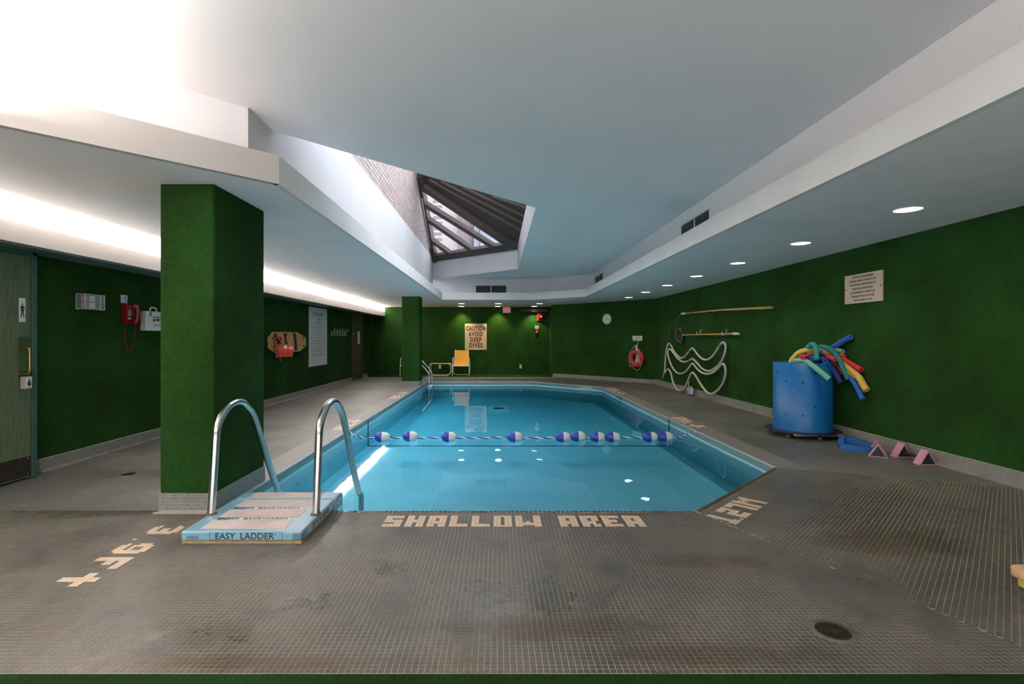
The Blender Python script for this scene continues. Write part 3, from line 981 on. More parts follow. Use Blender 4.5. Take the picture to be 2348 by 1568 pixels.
# the glazed slope over the near part of the opening (reaches over the pool side)
mb = MB()
t0 = Vector((0.62, 7.0, 3.76)); t1 = Vector((-2.05, 4.35, 3.76)); t2 = Vector((-2.05, 12.0, 6.4)); t3 = Vector((0.62, 9.0, 5.2))
mb.add([t0, t1, t2, t3], [(0, 1, 2, 3)]); mb.build('roof_pane', GL, sk)

# ---- brick wall above the white skylight side, brick by brick
brick_wall = struct((lambda mb: mb.build('wall_brick', mat('dark_mortar', (0.16, 0.12, 0.115), 0.9), origin=(-2.2, 4.5, 3.78)))(MB().box((-2.2, 4.5, 3.78), (-1.968, 15.9, 6.9))), 'pale brick wall beside the skylight glazing')
bmat = tile_mat('pale_pink_brick', (0.34, 0.28, 0.275), var=0.12, rough=0.8, wear=False)
BL, BH, GP = 0.215, 0.075, 0.012
cells = []
for r in range(28):
    z = 3.78 + (r + 0.5) * BH
    for c in range(60):
        y = 4.5 + (c + (0.5 if r % 2 else 0)) * BL + BL / 2
        if y > 15.75: continue
        px = CX + F * (-1.96) / y; py = CY - F * (z - H) / y
        vis = py > 300 + (px - 620) * 0.292 and px > 800
        cells.append((y, z, vis))
cells_v = [c for c in cells if c[2]]
cells_v.sort(key=lambda c: c[0]); nearb = cells_v[:300]; ns = set(nearb)
C = [(-1.966, c[0], c[1]) for c in cells if c not in ns and c[0] > 6]
make_tiles('bricks', C, (0,1,0), (0,0,1), (1,0,0), BL - GP, BH - GP, [bmat], [0]*len(C), brick_wall, t=0.01, inset=0.002, jit=0.002)
mb = MB(); mb.box((-0.01, -(BL-GP)/2, -(BH-GP)/2), (0.004, (BL-GP)/2, (BH-GP)/2))
fb = mb.build('brick', bmat, origin=(0, 0, 0)); fb.parent = brick_wall
for k, c in enumerate(nearb):
    o = fb if k == 0 else fb.copy()
    if k: COL.objects.link(o)
    o.location = Vector((-1.966 + rng.uniform(-.0015, .0015), c[0], c[1])) - ABS[brick_wall.name]

# ---- building seen through the glass
def brick_tex(name, c1, c2, mortar, sc=1.0, axes='xz'):
    m, nt, b = new_mat(name); g = N(nt)
    pos = g.node('ShaderNodeNewGeometry').outputs['Position']
    sep = g.node('ShaderNodeSeparateXYZ'); g.link(pos, sep.inputs[0])
    cmb = g.node('ShaderNodeCombineXYZ')
    g.link(sep.outputs[0 if axes == 'xz' else 1], cmb.inputs[0]); g.link(sep.outputs[2], cmb.inputs[1])
    bt = g.node('ShaderNodeTexBrick'); g.link(cmb.outputs[0], bt.inputs['Vector'])
    bt.inputs['Color1'].default_value = (*c1, 1); bt.inputs['Color2'].default_value = (*c2, 1); bt.inputs['Mortar'].default_value = (*mortar, 1)
    bt.inputs['Scale'].default_value = sc; bt.inputs['Mortar Size'].default_value = 0.012
    bt.inputs['Brick Width'].default_value = 0.3; bt.inputs['Row Height'].default_value = 0.1
    g.link(bt.outputs['Color'], b.inputs['Base Color']); b.inputs['Roughness'].default_value = 0.9
    return m
M['beam_dull'] = mat('dimmed_white', (0.38, 0.36, 0.38), 0.8)  # white darkened to offset the bright daylight outside
bld = thing('brick_building', (-1, 27, 0), 'pink brick building with white framed windows seen through the skylight', 'building')
bt = brick_tex('pink_brick', (0.24, 0.17, 0.165), (0.28, 0.20, 0.19), (0.33, 0.29, 0.285))
mb = MB(); mb.box((-9, 27, 0), (-1.2, 28, 14)); mb.build('brick_facade', bt, bld)
mb = MB(); mb.box((-1.2, 26.6, 0), (6, 28, 14)); mb.build('white_bay', mat('white_cladding', (0.30, 0.29, 0.32), 0.7, var=.05), bld)
for (x0, x1, z0, z1) in ((-3.35, -2.35, 7.35, 9.2), (-3.35, -2.35, 4.6, 6.3), (-0.75, 0.1, 8.7, 10.2), (-0.75, 0.3, 6.2, 7.6), (-0.75, 0.3, 4, 5.2)):
    yy = 26.95 if x1 < -1.2 else 26.55
    mb = MB(); mb.rbox((x0 - .12, yy - .1, z0 - .12), (x1 + .12, yy + .1, z1 + .12), .02); fr = mb.build('window_frame', M['beam_dull'], bld)
    mb = MB(); mb.box((x0, yy - .13, z0), ((x0+x1)/2 - .05, yy - .09, z1)); mb.box(((x0+x1)/2 + .05, yy - .13, z0), (x1, yy - .09, z1))
    mb.build('window_pane', mat('hazy_window_glass', (0.20, 0.24, 0.30), 0.2), fr)
mb = MB(); mb.rbox((-1.3, 25.8, 7.85), (1.5, 26.6, 8.25), .03); mb.build('balcony_slab', M['beam_dull'], bld)
wing = thing('brick_wing', (-2.0, 16, 0), 'pale brick side wing running away beyond the skylight glass', 'building')
mb = MB(); mb.box((-2.6, 18.9, 0), (-2.02, 26.5, 13)); mb.build('brick_facade', brick_tex('pale_side_brick', (0.29, 0.235, 0.23), (0.32, 0.26, 0.25), (0.16, 0.12, 0.115), axes='yz'), wing)

# ================================================================== left valance cove
mb = MB()
mb.rbox((-4.11, BY, 2.114), (-4.07, FY, 2.29), 0.004)
val = thing('valance', (-4.27, 8, 2.11), 'white valance board hiding fluorescent tubes along the left wall', 'valance')
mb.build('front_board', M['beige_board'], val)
mb = MB(); mb.box((LX, BY, 2.112), (-4.10, FY, 2.13)); mb.build('bottom_board', mat('grey_green_trim', (0.12, 0.15, 0.14), 0.5), val)
mb = MB(); mb.rbox((-4.12, BY, 2.100), (-4.085, FY, 2.114), 0.004); mb.build('lower_bead', mat('green_grey_bead', (0.16, 0.20, 0.19), 0.5), val)  # dark green-grey bead under the front board

# ================================================================== recessed downlights
lamp_e = mat('lamp_glow', (1, 1, 1), 0.5, emit=(1.0, 0.95, 0.86), estr=4)
def spot(name, loc, power, size=1.9, blend=0.7, color=(1.0, 0.86, 0.62), direction=(0, 0, -1)):
    d = bpy.data.lights.new(name, 'SPOT'); d.energy = power; d.spot_size = size; d.spot_blend = blend; d.color = color
    d.shadow_soft_size = 0.07
    o = bpy.data.objects.new(name, d); COL.objects.link(o); o.location = loc
    o.rotation_euler = Vector(direction).to_track_quat('-Z', 'Y').to_euler()
def downlight(loc, r, label, group):
    t = thing('downlight', loc, label, 'ceiling light', group)
    c = Vector(loc)
    mb = MB(); mb.lathe([(r * 1.14, 0.0), (r * 1.12, -0.006), (r, -0.006), (r * 0.97, 0.0)], c, (0, 0, 1), 28); mb.build('trim_ring', M['white'], t)
    mb = MB(); mb.lathe([(0, -0.004), (r * 0.5, -0.0045), (r * 0.97, -0.003)], c, (0, 0, 1), 28); mb.build('lens', lamp_e, t)
    return t
gr1 = 'round downlights in the ceiling along the right wall'
proto = downlight((3.68, 4.61, CZ), 0.108, 'largest and nearest round ceiling light along the right wall', gr1)
names = ['second', 'third', 'fourth', 'fifth', 'sixth', 'seventh']
for k in range(0, 7):
    y = 4.61 + 1.63 * k
    if k: dup(proto, (3.68, y, CZ), '%s round ceiling light from the camera along the right wall' % names[k - 1])
    spot('downlight_beam', (3.68, y, CZ - 0.03), 16, size=2.3, blend=0.9)
spot('downlight_beam', (3.68, 2.98, CZ - 0.03), 16, size=2.3, blend=0.9)
gr2 = 'round downlights in the ceiling before the far wall'
for (x, y, lb) in ((-1.17, 16.86, 'left of the three nearer round lights before the far wall'), (0.04, 16.86, 'middle of the three nearer round lights before the far wall'),
                   (1.386, 16.86, 'right of the three nearer round lights before the far wall'), (-1.27, 18.3, 'left round light washing the far green wall above the caution sign'),
                   (0.025, 18.3, 'middle round light washing the far wall beside the exit sign'), (1.32, 18.3, 'right warm round light on the far wall above the dark closer bar')):
    o = dup(proto, (x, y, CZ), lb); o['group'] = gr2
    if y > 18: spot('wall_washer', (x, 18.42, CZ - 0.03), 48, size=1.7, blend=0.7, color=(1.0, 0.84, 0.38), direction=(0, 0.12, -1))
    else: spot('downlight_beam', (x, y, CZ - 0.03), 14, size=2.0, blend=0.9)

# ================================================================== air vents in the recess
def vent(Mx, w, h, label, n=9):
    t = thing('air_vent', Mx @ Vector((0, 0, 0)), label, 'vent', 'dark louvred vents in the raised ceiling sides')
    mb = MB(Mx); a, b_ = w / 2, h / 2
    for q in (((-a - .03, b_, 0), (a + .03, b_ + .03, .012)), ((-a - .03, -b_ - .03, 0), (a + .03, -b_, .012)), ((-a - .03, -b_, 0), (-a, b_, .012)), ((a, -b_, 0), (a + .03, b_, .012)), ((-.012, -b_, 0), (.012, b_, .011))):
        mb.box(*q)
    mb.build('vent_frame', M['white'], t)
    mb = MB(Mx); mb.box((-a, -b_, 0.0), (a, b_, .002)); mb.build('vent_backing', M['black'], t)
    for k in range(n):
        z = -b_ + (k + .5) * h / n
        mb = MB(Mx); mb.add([(-a, z - h/n*.35, .003), (a, z - h/n*.35, .003), (a, z + h/n*.1, .010), (-a, z + h/n*.1, .010), (-a, z - h/n*.35 - .002, .001), (a, z - h/n*.35 - .002, .001)],
                           [(0, 1, 2, 3), (4, 5, 1, 0)])
        mb.build('louvre', mat('dark_louvre', (0.05, 0.05, 0.05), 0.4) if 'dark_louvre' not in bpy.data.materials else bpy.data.materials['dark_louvre'], t)
y0, y1 = onX(1564, 520, 2.686).y, onX(1628, 480, 2.686).y
vent(frame((2.684, (y0 + y1) / 2, 2.80), (0, -1, 0)), abs(y0 - y1), 0.27, 'nearer and larger dark louvred vent above the right ceiling edge')
y0, y1 = onX(1366, 640, 2.686).y, onX(1383, 630, 2.686).y
vent(frame((2.684, (y0 + y1) / 2, 2.84), (0, -1, 0)), abs(y0 - y1), 0.27, 'farther small dark vent near the far right corner of the raised ceiling')
q = T(1126, 662, 15.675)
vent(frame((q.x, 15.678, 2.80), (1, 0, 0)), 0.92, 0.24, 'wide double dark vent at the far end of the raised ceiling')

# ================================================================== doors
green_paint = mat('sage_green_door_paint', (0.10, 0.135, 0.072), 0.5, var=0.10, vscale=3, bump=0.2, bscale=30)
frame_paint = mat('blue_green_frame_paint', (0.035, 0.10, 0.075), 0.45)
kick = mat('dark_brown_kick_plate', (0.022, 0.013, 0.011), 0.35)
brass = mat('worn_brass', (0.42, 0.24, 0.06), 0.3, metal=0.9)
def grain_mat():
    m, nt, b = new_mat('grained_green_door'); g = N(nt)
    pos = g.node('ShaderNodeNewGeometry').outputs['Position']
    mp = g.node('ShaderNodeMapping'); mp.inputs['Scale'].default_value = (1, 14, 1.1); g.link(pos, mp.inputs['Vector'])
    n1 = g.noise(mp.outputs[0], 5, 6, 0.7)
    g.link(g.mix(g.ramp(n1, 0.42, 0.62), (0.075, 0.115, 0.055), (0.135, 0.165, 0.085)), b.inputs['Base Color'])
    b.inputs['Roughness'].default_value = 0.5
    return m
DX = -4.36
d1 = struct(empty('door_1', (DX, 4.4, 0)), 'grained sage green door with brass pull and brown kick plate')
mb = MB(); mb.rbox((DX - .045, 3.98, 0.015), (DX, 4.812, 2.072), 0.003); leaf = mb.build('door_leaf', grain_mat(), d1)
mb = MB(); mb.rbox((DX - .12, 4.817, 0), (DX + .012, 4.867, 2.112), 0.003); mb.rbox((DX - .12, 3.90, 2.076), (DX + .012, 4.867, 2.112), 0.003); mb.rbox((DX - .12, 3.90, 0), (DX + .012, 3.955, 2.11), .003)
mb.build('door_frame', frame_paint, d1)
mb = MB(); mb.box((DX, 3.99, 0.03), (DX + .003, 4.806, 0.212)); kp = mb.build('kick_plate', kick, d1)
mb = MB()
for y_ in (4.05, 4.4, 4.78):
    for z_ in (.05, .195): mb.lathe([(0, .006), (.006, .005), (.007, .003)], (DX, y_, z_), (1, 0, 0), 8)
mb.build('screw', M['steel'], kp)
mb = MB(); mb.rbox((DX, 4.69, 1.455), (DX + .003, 4.755, 1.675), .001); ps = mb.build('washroom_sign', M['white'], d1)
MF = frame((DX + .0035, 4.7225, 1.565), (0, 1, 0))
mb = MB(MF)
mb.prism([(.0085*math.cos(t*math.pi/8), .052 + .0085*math.sin(t*math.pi/8)) for t in range(16)], 0, .001)
mb.prism([(-.018, .038), (.018, .038), (.021, -.006), (.015, -.006), (.0135, .022), (.010, .022), (.012, -.012), (.019, -.068), (.011, -.068), (0, -.015), (-.011, -.068), (-.019, -.068), (-.012, -.012), (-.010, .022), (-.0135, .022), (-.015, -.006), (-.021, -.006)], 0, .001)
mb.build('pictogram', M['ink'], ps)
mb = MB(); mb.rbox((DX, 4.685, 0.93), (DX + .003, 4.80, 1.32), .001)
pp = mb.build('push_plate', mat('green_painted_plate', (0.05, 0.085, 0.018), 0.35, var=.1), d1)
mb = MB(); mb.tube(spline([(DX, 4.695, 1.217), (DX + .06, 4.695, 1.219), (DX + .092, 4.695, 1.20), (DX + .096, 4.695, 1.10), (DX + .092, 4.695, 1.0), (DX + .06, 4.695, .98), (DX, 4.695, .98)], 5), .009, 10)
mb.build('door_handle', brass, d1)
kb = thing('marker_holder', (DX, 4.72, 0.84), 'small beige box of black markers hanging on the green door under the pull', 'holder')
mb = MB(); mb.rbox((DX + .002, 4.70, .84), (DX + .055, 4.765, .955), .006); mb.build('box_body', mat('beige_plastic', (.42, .33, .24), .5), kb)
mb = MB(); mb.rbox((DX + .054, 4.704, .855), (DX + .057, 4.761, .945), .001)
lb = mb.build('box_label', M['white'], kb)
mb = MB(frame((DX + .0575, 4.732, .9), (0, 1, 0))); mb.prism([(-.018, -.03), (.018, -.03), (.018, .008), (.008, .008), (.008, .02), (0, .036), (-.008, .02), (-.008, .008), (-.018, .008)], 0, .0006); mb.build('label_mark', M['ink'], lb)
for k in range(4):
    mb = MB(); mb.cyl((DX + .010 + k * .011, 4.725 + .01 * (k % 2), .93), (DX + .008 + k * .013, 4.72 + .012 * (k % 2), 1.0 - .006 * (k % 2)), .006, 8); mb.build('marker', M['black'], kb)

d2 = struct(empty('door_2', (LX, 16.4, 0)), 'olive brown flush door at the far end of the left wall')
dp = mat('olive_brown_door_paint', (0.040, 0.040, 0.024), 0.5, var=.08, vscale=3)
mb = MB(); mb.rbox((LX - .02, 15.86, .01), (LX + .012, 16.93, 2.07), .003); mb.build('door_leaf', dp, d2)
mb = MB(); mb.rbox((LX - .02, 15.80, 0), (LX + .022, 15.855, 2.112), .003); mb.rbox((LX - .02, 16.935, 0), (LX + .022, 16.985, 2.112), .003); mb.rbox((LX - .02, 15.8, 2.075), (LX + .022, 16.985, 2.112), .003)
mb.build('door_frame', mat('olive_frame_paint', (0.022, 0.026, 0.018), 0.5), d2)
mb = MB(); mb.box((LX + .012, 15.88, .02), (LX + .016, 16.91, .26)); mb.build('kick_plate', kick, d2)
mb = MB(); mb.rbox((LX + .012, 16.43, 1.14), (LX + .016, 16.70, 1.54), .001); mb.build('door_sign', M['white'], d2)
mb = MB(); mb.tube(spline([(LX + .012, 15.97, 1.2), (LX + .06, 15.97, 1.2), (LX + .06, 15.97, 1.05), (LX + .012, 15.97, 1.0)], 4), .009, 8); mb.build('door_handle', brass, d2)
mb = MB(); mb.lathe([(0, .02), (.02, .018), (.026, 0)], (LX + .012, 15.95, 1.46), (1, 0, 0), 14); mb.build('door_lock', M['chrome'], d2)

def FL(y, z, off=0.0): return frame((LX + off, y, z), (0, 1, 0))
def FR(y, z, off=0.0): return frame((RX - off, y, z), (0, -1, 0))
def FF(x, z, off=0.0): return frame((x, FY - off, z), (1, 0, 0))
def lettering(lines, Mx, mt, parent, name='lettering'):
    "lines: (text, x, y, size, bold, xscale); each line is a part"
    for (t, x, y, s, b, xs) in lines:
        mb = MB(Mx)
        m = text_mesh(t, s, b, 0.0005, xs)
        mb.mesh(m, Mx @ Matrix.Translation((x, y, 0)))
        bpy.data.meshes.remove(m)
        o = mb.build(name, mt, parent)
    return o

# ================================================================== things on the left wall
clear = mat('clear_plastic', (0.75, 0.78, 0.76), 0.15); clear.node_tree.nodes['Principled BSDF'].inputs['Alpha'].default_value = 0.28
gb = thing('dispenser_box', (LX, 5.6, 1.62), 'clear plastic box holding two small cartons on the green wall left of the phone', 'box')
mb = MB(); mb.rbox((LX, 5.46, 1.62), (LX + .10, 5.73, 1.78), .006); mb.build('clear_case', clear, gb)
edge = mat('frosted_plastic_edge', (.50, .52, .50), .3)
mb = MB()
for (a, b) in (((LX+.1,5.46,1.62),(LX+.1,5.73,1.62)), ((LX+.1,5.46,1.78),(LX+.1,5.73,1.78)), ((LX+.1,5.46,1.62),(LX+.1,5.46,1.78)), ((LX+.1,5.73,1.62),(LX+.1,5.73,1.78)), ((LX,5.46,1.62),(LX+.1,5.46,1.62)), ((LX,5.46,1.78),(LX+.1,5.46,1.78)), ((LX+.1,5.67,1.62),(LX+.1,5.67,1.78)), ((LX,5.46,1.62),(LX,5.46,1.78))):
    mb.tube([a, b], .0035, 6)
mb.build('case_edge', edge, gb)
tan = mat('tan_carton', (.42, .26, .14), .7); wc = mat('white_carton', (.62, .62, .64), .6)
for k, z_ in enumerate((1.633, 1.705)):
    mb = MB(); mb.rbox((LX + .02, 5.50, z_), (LX + .08, 5.545, z_ + .064), .002); mb.m = 1; mb.rbox((LX + .02, 5.545, z_), (LX + .08, 5.62, z_ + .064), .002)
    tag(mb.build('carton', [tan, wc]), ('lower' if k == 0 else 'upper') + ' small tan and white carton inside the clear wall box', 'carton', 'cartons in the clear wall box')

ns_ = thing('emergency_notice', (LX, 6.2, 1.73), 'small white notice with blue text above the red phone', 'sign')
mb = MB(); mb.rbox((LX, 6.11, 1.728), (LX + .004, 6.222, 1.825), .001); mb.build('notice_plate', M['white'], ns_)
blue_ink = mat('navy_ink', (.02, .03, .12), .5)
lettering([('IN CASE OF', 0, .030, .014, 0, 1), ('EMERGENCY TELEPHONE', 0, .014, .013, .0002, .80), ('DIAL 911', 0, -.004, .013, 0, 1), ('STAY ON THE LINE', 0, -.019, .013, 0, .9), ('SEE BELOW', 0, -.034, .012, 0, 1)], FL(6.1975, 1.7765, .0045), blue_ink, ns_)

red = mat('glossy_red_plastic', (0.22, 0.003, 0.008), 0.25)
ph = thing('wall_phone', (LX, 6.2, 1.48), 'red push button wall telephone with hanging handset and looped cord', 'telephone')
mb = MB(); mb.rbox((LX, 6.12, 1.482), (LX + .065, 6.245, 1.715), .012, 3); mb.build('phone_body', red, ph)
mb = MB(); mb.rbox((LX + .064, 6.135, 1.53), (LX + .069, 6.192, 1.665), .003); kpd = mb.build('dial_plate', mat('dark_red_plastic', (.12, .004, .008), .4), ph)
for r in range(4):
    for c in range(3):
        mb = MB(); y_ = 6.140 + c * .017; z_ = 1.635 - r * .02
        mb.rbox((LX + .069, y_, z_), (LX + .073, y_ + .011, z_ + .013), .002); mb.build('button', mat('pale_button', (.55, .50, .42), .4) if 'pale_button' not in bpy.data.materials else bpy.data.materials['pale_button'], kpd)
mb = MB(); mb.rbox((LX + .066, 6.142, 1.537), (LX + .0705, 6.182, 1.552), .001); mb.build('number_card', M['white'], ph)
mb = MB(); mb.rbox((LX + .05, 6.145, 1.675), (LX + .085, 6.19, 1.695), .006); mb.build('hook_switch', M['chrome'], ph)
mb = MB(); mb.tube(spline([(LX + .085, 6.222, 1.70), (LX + .115, 6.222, 1.68), (LX + .125, 6.222, 1.60), (LX + .115, 6.222, 1.52), (LX + .085, 6.222, 1.495)], 6), [.030]*5 + [.024]*15 + [.030]*5, 14)
mb.lathe([(0, 0), (.03, .002), (.031, .02), (.02, .034)], (LX + .07, 6.222, 1.69), (1, 0, 0), 16); mb.lathe([(0, 0), (.03, .002), (.031, .02), (.02, .034)], (LX + .07, 6.222, 1.505), (1, 0, 0), 16)
mb.build('handset', red, ph)
cp = spline([(LX + .03, 6.14, 1.485), (LX + .03, 6.135, 1.40), (LX + .035, 6.14, 1.27), (LX + .04, 6.17, 1.165), (LX + .05, 6.20, 1.16), (LX + .065, 6.23, 1.25), (LX + .08, 6.235, 1.38), (LX + .09, 6.225, 1.48)], 14)
hel = []
for k, p in enumerate(cp):
    t = k * 2.1
    hel.append(p + Vector((math.cos(t), math.sin(t), 0)) * .006)
mb = MB(); mb.tube(hel, .0042, 6); mb.build('coiled_cord', red, ph)

fa = thing('first_aid_kit', (LX, 6.6, 1.40), 'white first aid case with carry handle on the wall, half behind the pillar', 'first aid kit')
mb = MB(); mb.rbox((LX, 6.44, 1.404), (LX + .045, 6.80, 1.652), .012, 3); mb.build('case_back', mat('cream_plastic', (.62, .52, .42), .45), fa)
mb = MB(); mb.rbox((LX + .047, 6.44, 1.404), (LX + .09, 6.80, 1.652), .012, 3); mb.build('case_lid', M['white'], fa)
mb = MB(); mb.tube(spline([(LX + .045, 6.56, 1.65), (LX + .045, 6.565, 1.69), (LX + .045, 6.59, 1.70), (LX + .045, 6.65, 1.70), (LX + .045, 6.675, 1.69), (LX + .045, 6.68, 1.65)], 4), .009, 8); mb.build('carry_handle', M['white'], fa)
mb = MB(FL(6.50, 1.635, .0905)); mb.prism([(-.015, -.045), (.028, -.045), (.015, .012), (-.01, .015)], 0, .001); tag(mb.build('green_tag', mat('green_tag', (.02, .20, .05), .5), fa))
lettering([('FIRST AID KIT', .02, .045, .030, .0008, 1)], FL(6.62, 1.53, .091), M['ink'], fa)
mb = MB(FL(6.62, 1.53, .091)); mb.box((-.075, 0, 0), (-.02, .022, .001)); mb.box((.0, 0, 0), (.05, .03, .001)); mb.build('red_mark', red, fa)
mb = MB(FL(6.62, 1.53, .091)); mb.box((-.07, -.018, 0), (-.025, -.008, .001)); mb.box((-.06, -.055, 0), (.06, -.050, .001)); mb.box((-.05, -.064, 0), (.05, -.060, .001)); mb.build('small_print', M['grey_ink'], fa)

# spine board
def Z4(zx, zy, off): return onX(610 + zx / 14.25, 750 + zy / 14.25, LX + off)
plan = [(75,350), (230,155), (1030,160), (1300,340), (1325,600), (1110,785), (320,858), (95,690)]
sb = thing('spine_board', (LX, 11, 0.98), 'tan wooden rescue spine board with black straps hung on the left wall', 'rescue board')
mb = MB(); a = [Z4(x_, y_, .055) for x_, y_ in plan]; b_ = [p - Vector((.02, 0, 0)) for p in a]; k = len(a)
mb.add(a + b_, [list(range(k)), list(range(k, 2*k))[::-1]] + [(i, k+i, k+(i+1) % k, (i+1) % k) for i in range(k)])
mb.build('board', mat('tan_plywood', (.46, .25, .10), .5, var=.08, vscale=6), sb)
def patch(mb, pts, off, th=.004):
    a = [Z4(x_, y_, off) for x_, y_ in pts]; b_ = [p + Vector((th, 0, 0)) for p in a]; k = len(a)
    mb.add(b_ + a, [list(range(k)), list(range(k, 2*k))[::-1]] + [(i, k+i, k+(i+1) % k, (i+1) % k) for i in range(k)])
for pts in ([(195,340),(250,345),(252,390),(200,392)], [(222,612),(272,610),(275,658),(228,662)], [(1165,300),(1250,350),(1252,392),(1175,345)], [(1195,608),(1280,555),(1280,590),(1200,645)], [(330,360),(490,330),(500,520),(345,570)]):
    mb = MB(); patch(mb, pts, .0555, .002); mb.build('hand_hole', M['black'], sb)
for pts in ([(268,215),(350,195),(345,290),(300,320),(330,690),(290,700),(270,290)], [(580,205),(678,210),(670,285),(640,290),(675,560),(640,560),(600,285)], [(882,212),(965,212),(962,285),(985,460),(990,650),(1010,700),(985,752),(935,748),(930,680),(950,640),(905,290)]):
    mb = MB(); patch(mb, pts, .060, .012); mb.build('strap', M['black'], sb)
for px_ in (290, 880):
    mb = MB(); mb.tube([Z4(px_, -30, .01), Z4(px_ + 2, 60, .01), Z4(px_ + 20, 165, .07)], .005, 6); mb.build('hanging_hook', mat('dark_blue_wire', (.02, .05, .12), .5) if 'dark_blue_wire' not in bpy.data.materials else bpy.data.materials['dark_blue_wire'], sb)
orange = mat('orange_red_foam', (.62, .075, .035), .5, var=.08, vscale=9)
hb = thing('head_immobilizer', (LX + .2, 10.3, .93), 'orange red head immobiliser block hanging by straps from the spine board', 'rescue gear')
yA, yB = 10.12, 10.50
mb = MB()
c0 = [Z4(375,960,.12), Z4(345,585,.12), Z4(560,555,.12), Z4(430,930,.12)]
mb.rbox((-.14, -.13, -.085), (.14, .13, .085), .02, 2, M=Matrix.Translation((LX + .24, 10.28, 1.045)) @ Matrix.Rotation(.35, 4, 'Z') @ Matrix.Rotation(.18, 4, 'X'))
blk = mb.build('foam_block', orange, hb)
mb = MB(); mb.rbox((-.143, -.133, -.006), (.143, .133, .002), .002, 1, M=Matrix.Translation((LX + .24, 10.28, 1.04)) @ Matrix.Rotation(.35, 4, 'Z') @ Matrix.Rotation(.18, 4, 'X')); mb.build('seam_band', mat('dark_red_seam', (.25, .02, .012), .6), blk)
mb = MB(); mb.rbox((-.03, -.135, .085), (.03, .135, .10), .005, 1, M=Matrix.Translation((LX + .24, 10.28, 1.045)) @ Matrix.Rotation(.35, 4, 'Z') @ Matrix.Rotation(.18, 4, 'X')); mb.build('top_strap', mat('pale_peach_strap', (.72, .40, .24), .5), blk)
mb = MB(); mb.tube([Z4(330,230,.08), Z4(430,390,.10), Z4(540,550,.14)], .010, 6); mb.tube([Z4(300,330,.08), Z4(325,560,.09), Z4(345,800,.10), Z4(345,1010,.10)], .016, 6); mb.tube([Z4(500,300,.08), Z4(505,420,.09), Z4(530,540,.12)], .008, 6); mb.tube([Z4(350,340,.08), Z4(480,300,.08)], .010, 6); mb.tube([Z4(350,590,.1), Z4(540,520,.12)], .012, 6); mb.tube([Z4(455,980,.1), Z4(475,1110,.1)], .014, 6)
mb.build('orange_strap', orange, hb)
mb = MB(); mb.tube([Z4(478,1110,.09), Z4(485,1230,.08), Z4(480,1355,.08)], .014, 6); mb.build('black_strap', M['black'], hb)
mb = MB(); mb.tube(spline([Z4(690,690,.38), Z4(725,560,.38), Z4(700,520,.36), Z4(720,640,.38), Z4(725,900,.36)], 5), .004, 6); mb.build('wire_loop', M['black'], hb)

# long regulations board
rb = thing('regulations_board', (LX, 12.85, .635), 'tall pale grey board of pool health regulations on the left wall', 'sign')
mb = MB(); mb.rbox((LX, 12.2, .635), (LX + .012, 13.49, 2.075), .004); mb.build('board_panel', M['white_print'], rb)
RM = FL(12.845, 1.355, .0125)
lettering([('BATH REGULATIONS', 0, .55, .115, .002, .62), ('POOL RULES', 0, .445, .05, .001, .9)], RM, M['grey_ink'], rb)
mb = MB(RM); rg = random.Random(3)
rows = [(.385,.40),(.355,.48),(.325,.36),(.295,.60), (.232,.98),(.205,.62), (.145,.90),(.118,.34),(.09,1.0),(.062,.7),(.034,.48), (-.022,1.08), (-.082,1.06),(-.11,.8), (-.165,1.04),(-.195,.5), (-.25,1.06),(-.278,.36),(-.305,1.0),(-.333,.6),(-.361,.85), (-.42,.95),(-.45,.84),(-.48,1.0)]
for y_, w in rows:
    x_ = -w / 2
    while x_ < w / 2:
        ww = rg.uniform(.03, .11); ww = min(ww, w / 2 - x_ + .01)
        mb.box((x_, y_ - .006, 0), (x_ + ww, y_ + .006, .0008)); x_ += ww + .014
mb.build('fine_print', mat('pale_grey_ink', (.26, .28, .30), .6), rb)
mb = MB(RM)
for x_, y_ in ((-.60, .68), (.60, .68), (-.60, -.68), (.60, -.68), (0, .66), (0, -.66), (-.61, 0), (.61, 0)):
    mb = MB(RM); mb.lathe([(0, .004), (.008, .003), (.01, 0)], (x_, y_, 0), (0, 0, 1), 8); mb.build('screw', M['steel'], rb)

# row of coat hooks
hook = thing('coat_hook', (LX, 13.86, 1.42), 'leftmost white coat hook on the wall beside the regulations board', 'hook', 'white coat hooks on the left wall')
mb = MB(); mb.rbox((LX, 13.853, 1.445), (LX + .004, 13.867, 1.50), .0015); mb.build('hook_plate', M['white'], hook)
mb = MB(); mb.tube(spline([(LX + .005, 13.86, 1.46), (LX + .05, 13.86, 1.50), (LX + .085, 13.86, 1.53), (LX + .10, 13.86, 1.565)], 4), .0065, 8); mb.tube(spline([(LX + .03, 13.86, 1.48), (LX + .0, 13.86, 1.44), (LX + .01, 13.86, 1.41), (LX + .045, 13.86, 1.405), (LX + .065, 13.86, 1.43)], 4), .0065, 8)
mb.lathe([(0, -.011), (.009, -.006), (.012, 0), (.009, .008), (0, .012)], (LX + .10, 13.86, 1.57), (0, 0, 1), 10)
mb.build('hook_arm', M['white'], hook)
ords = ['second', 'third', 'fourth', 'fifth']
for k in range(1, 6):
    dup(hook, (LX, 13.86 + .245 * k, 1.42), 'white coat hook, %s from the left in the row of six' % ords[k - 1] if k < 5 else 'rightmost white coat hook, nearest the olive door')

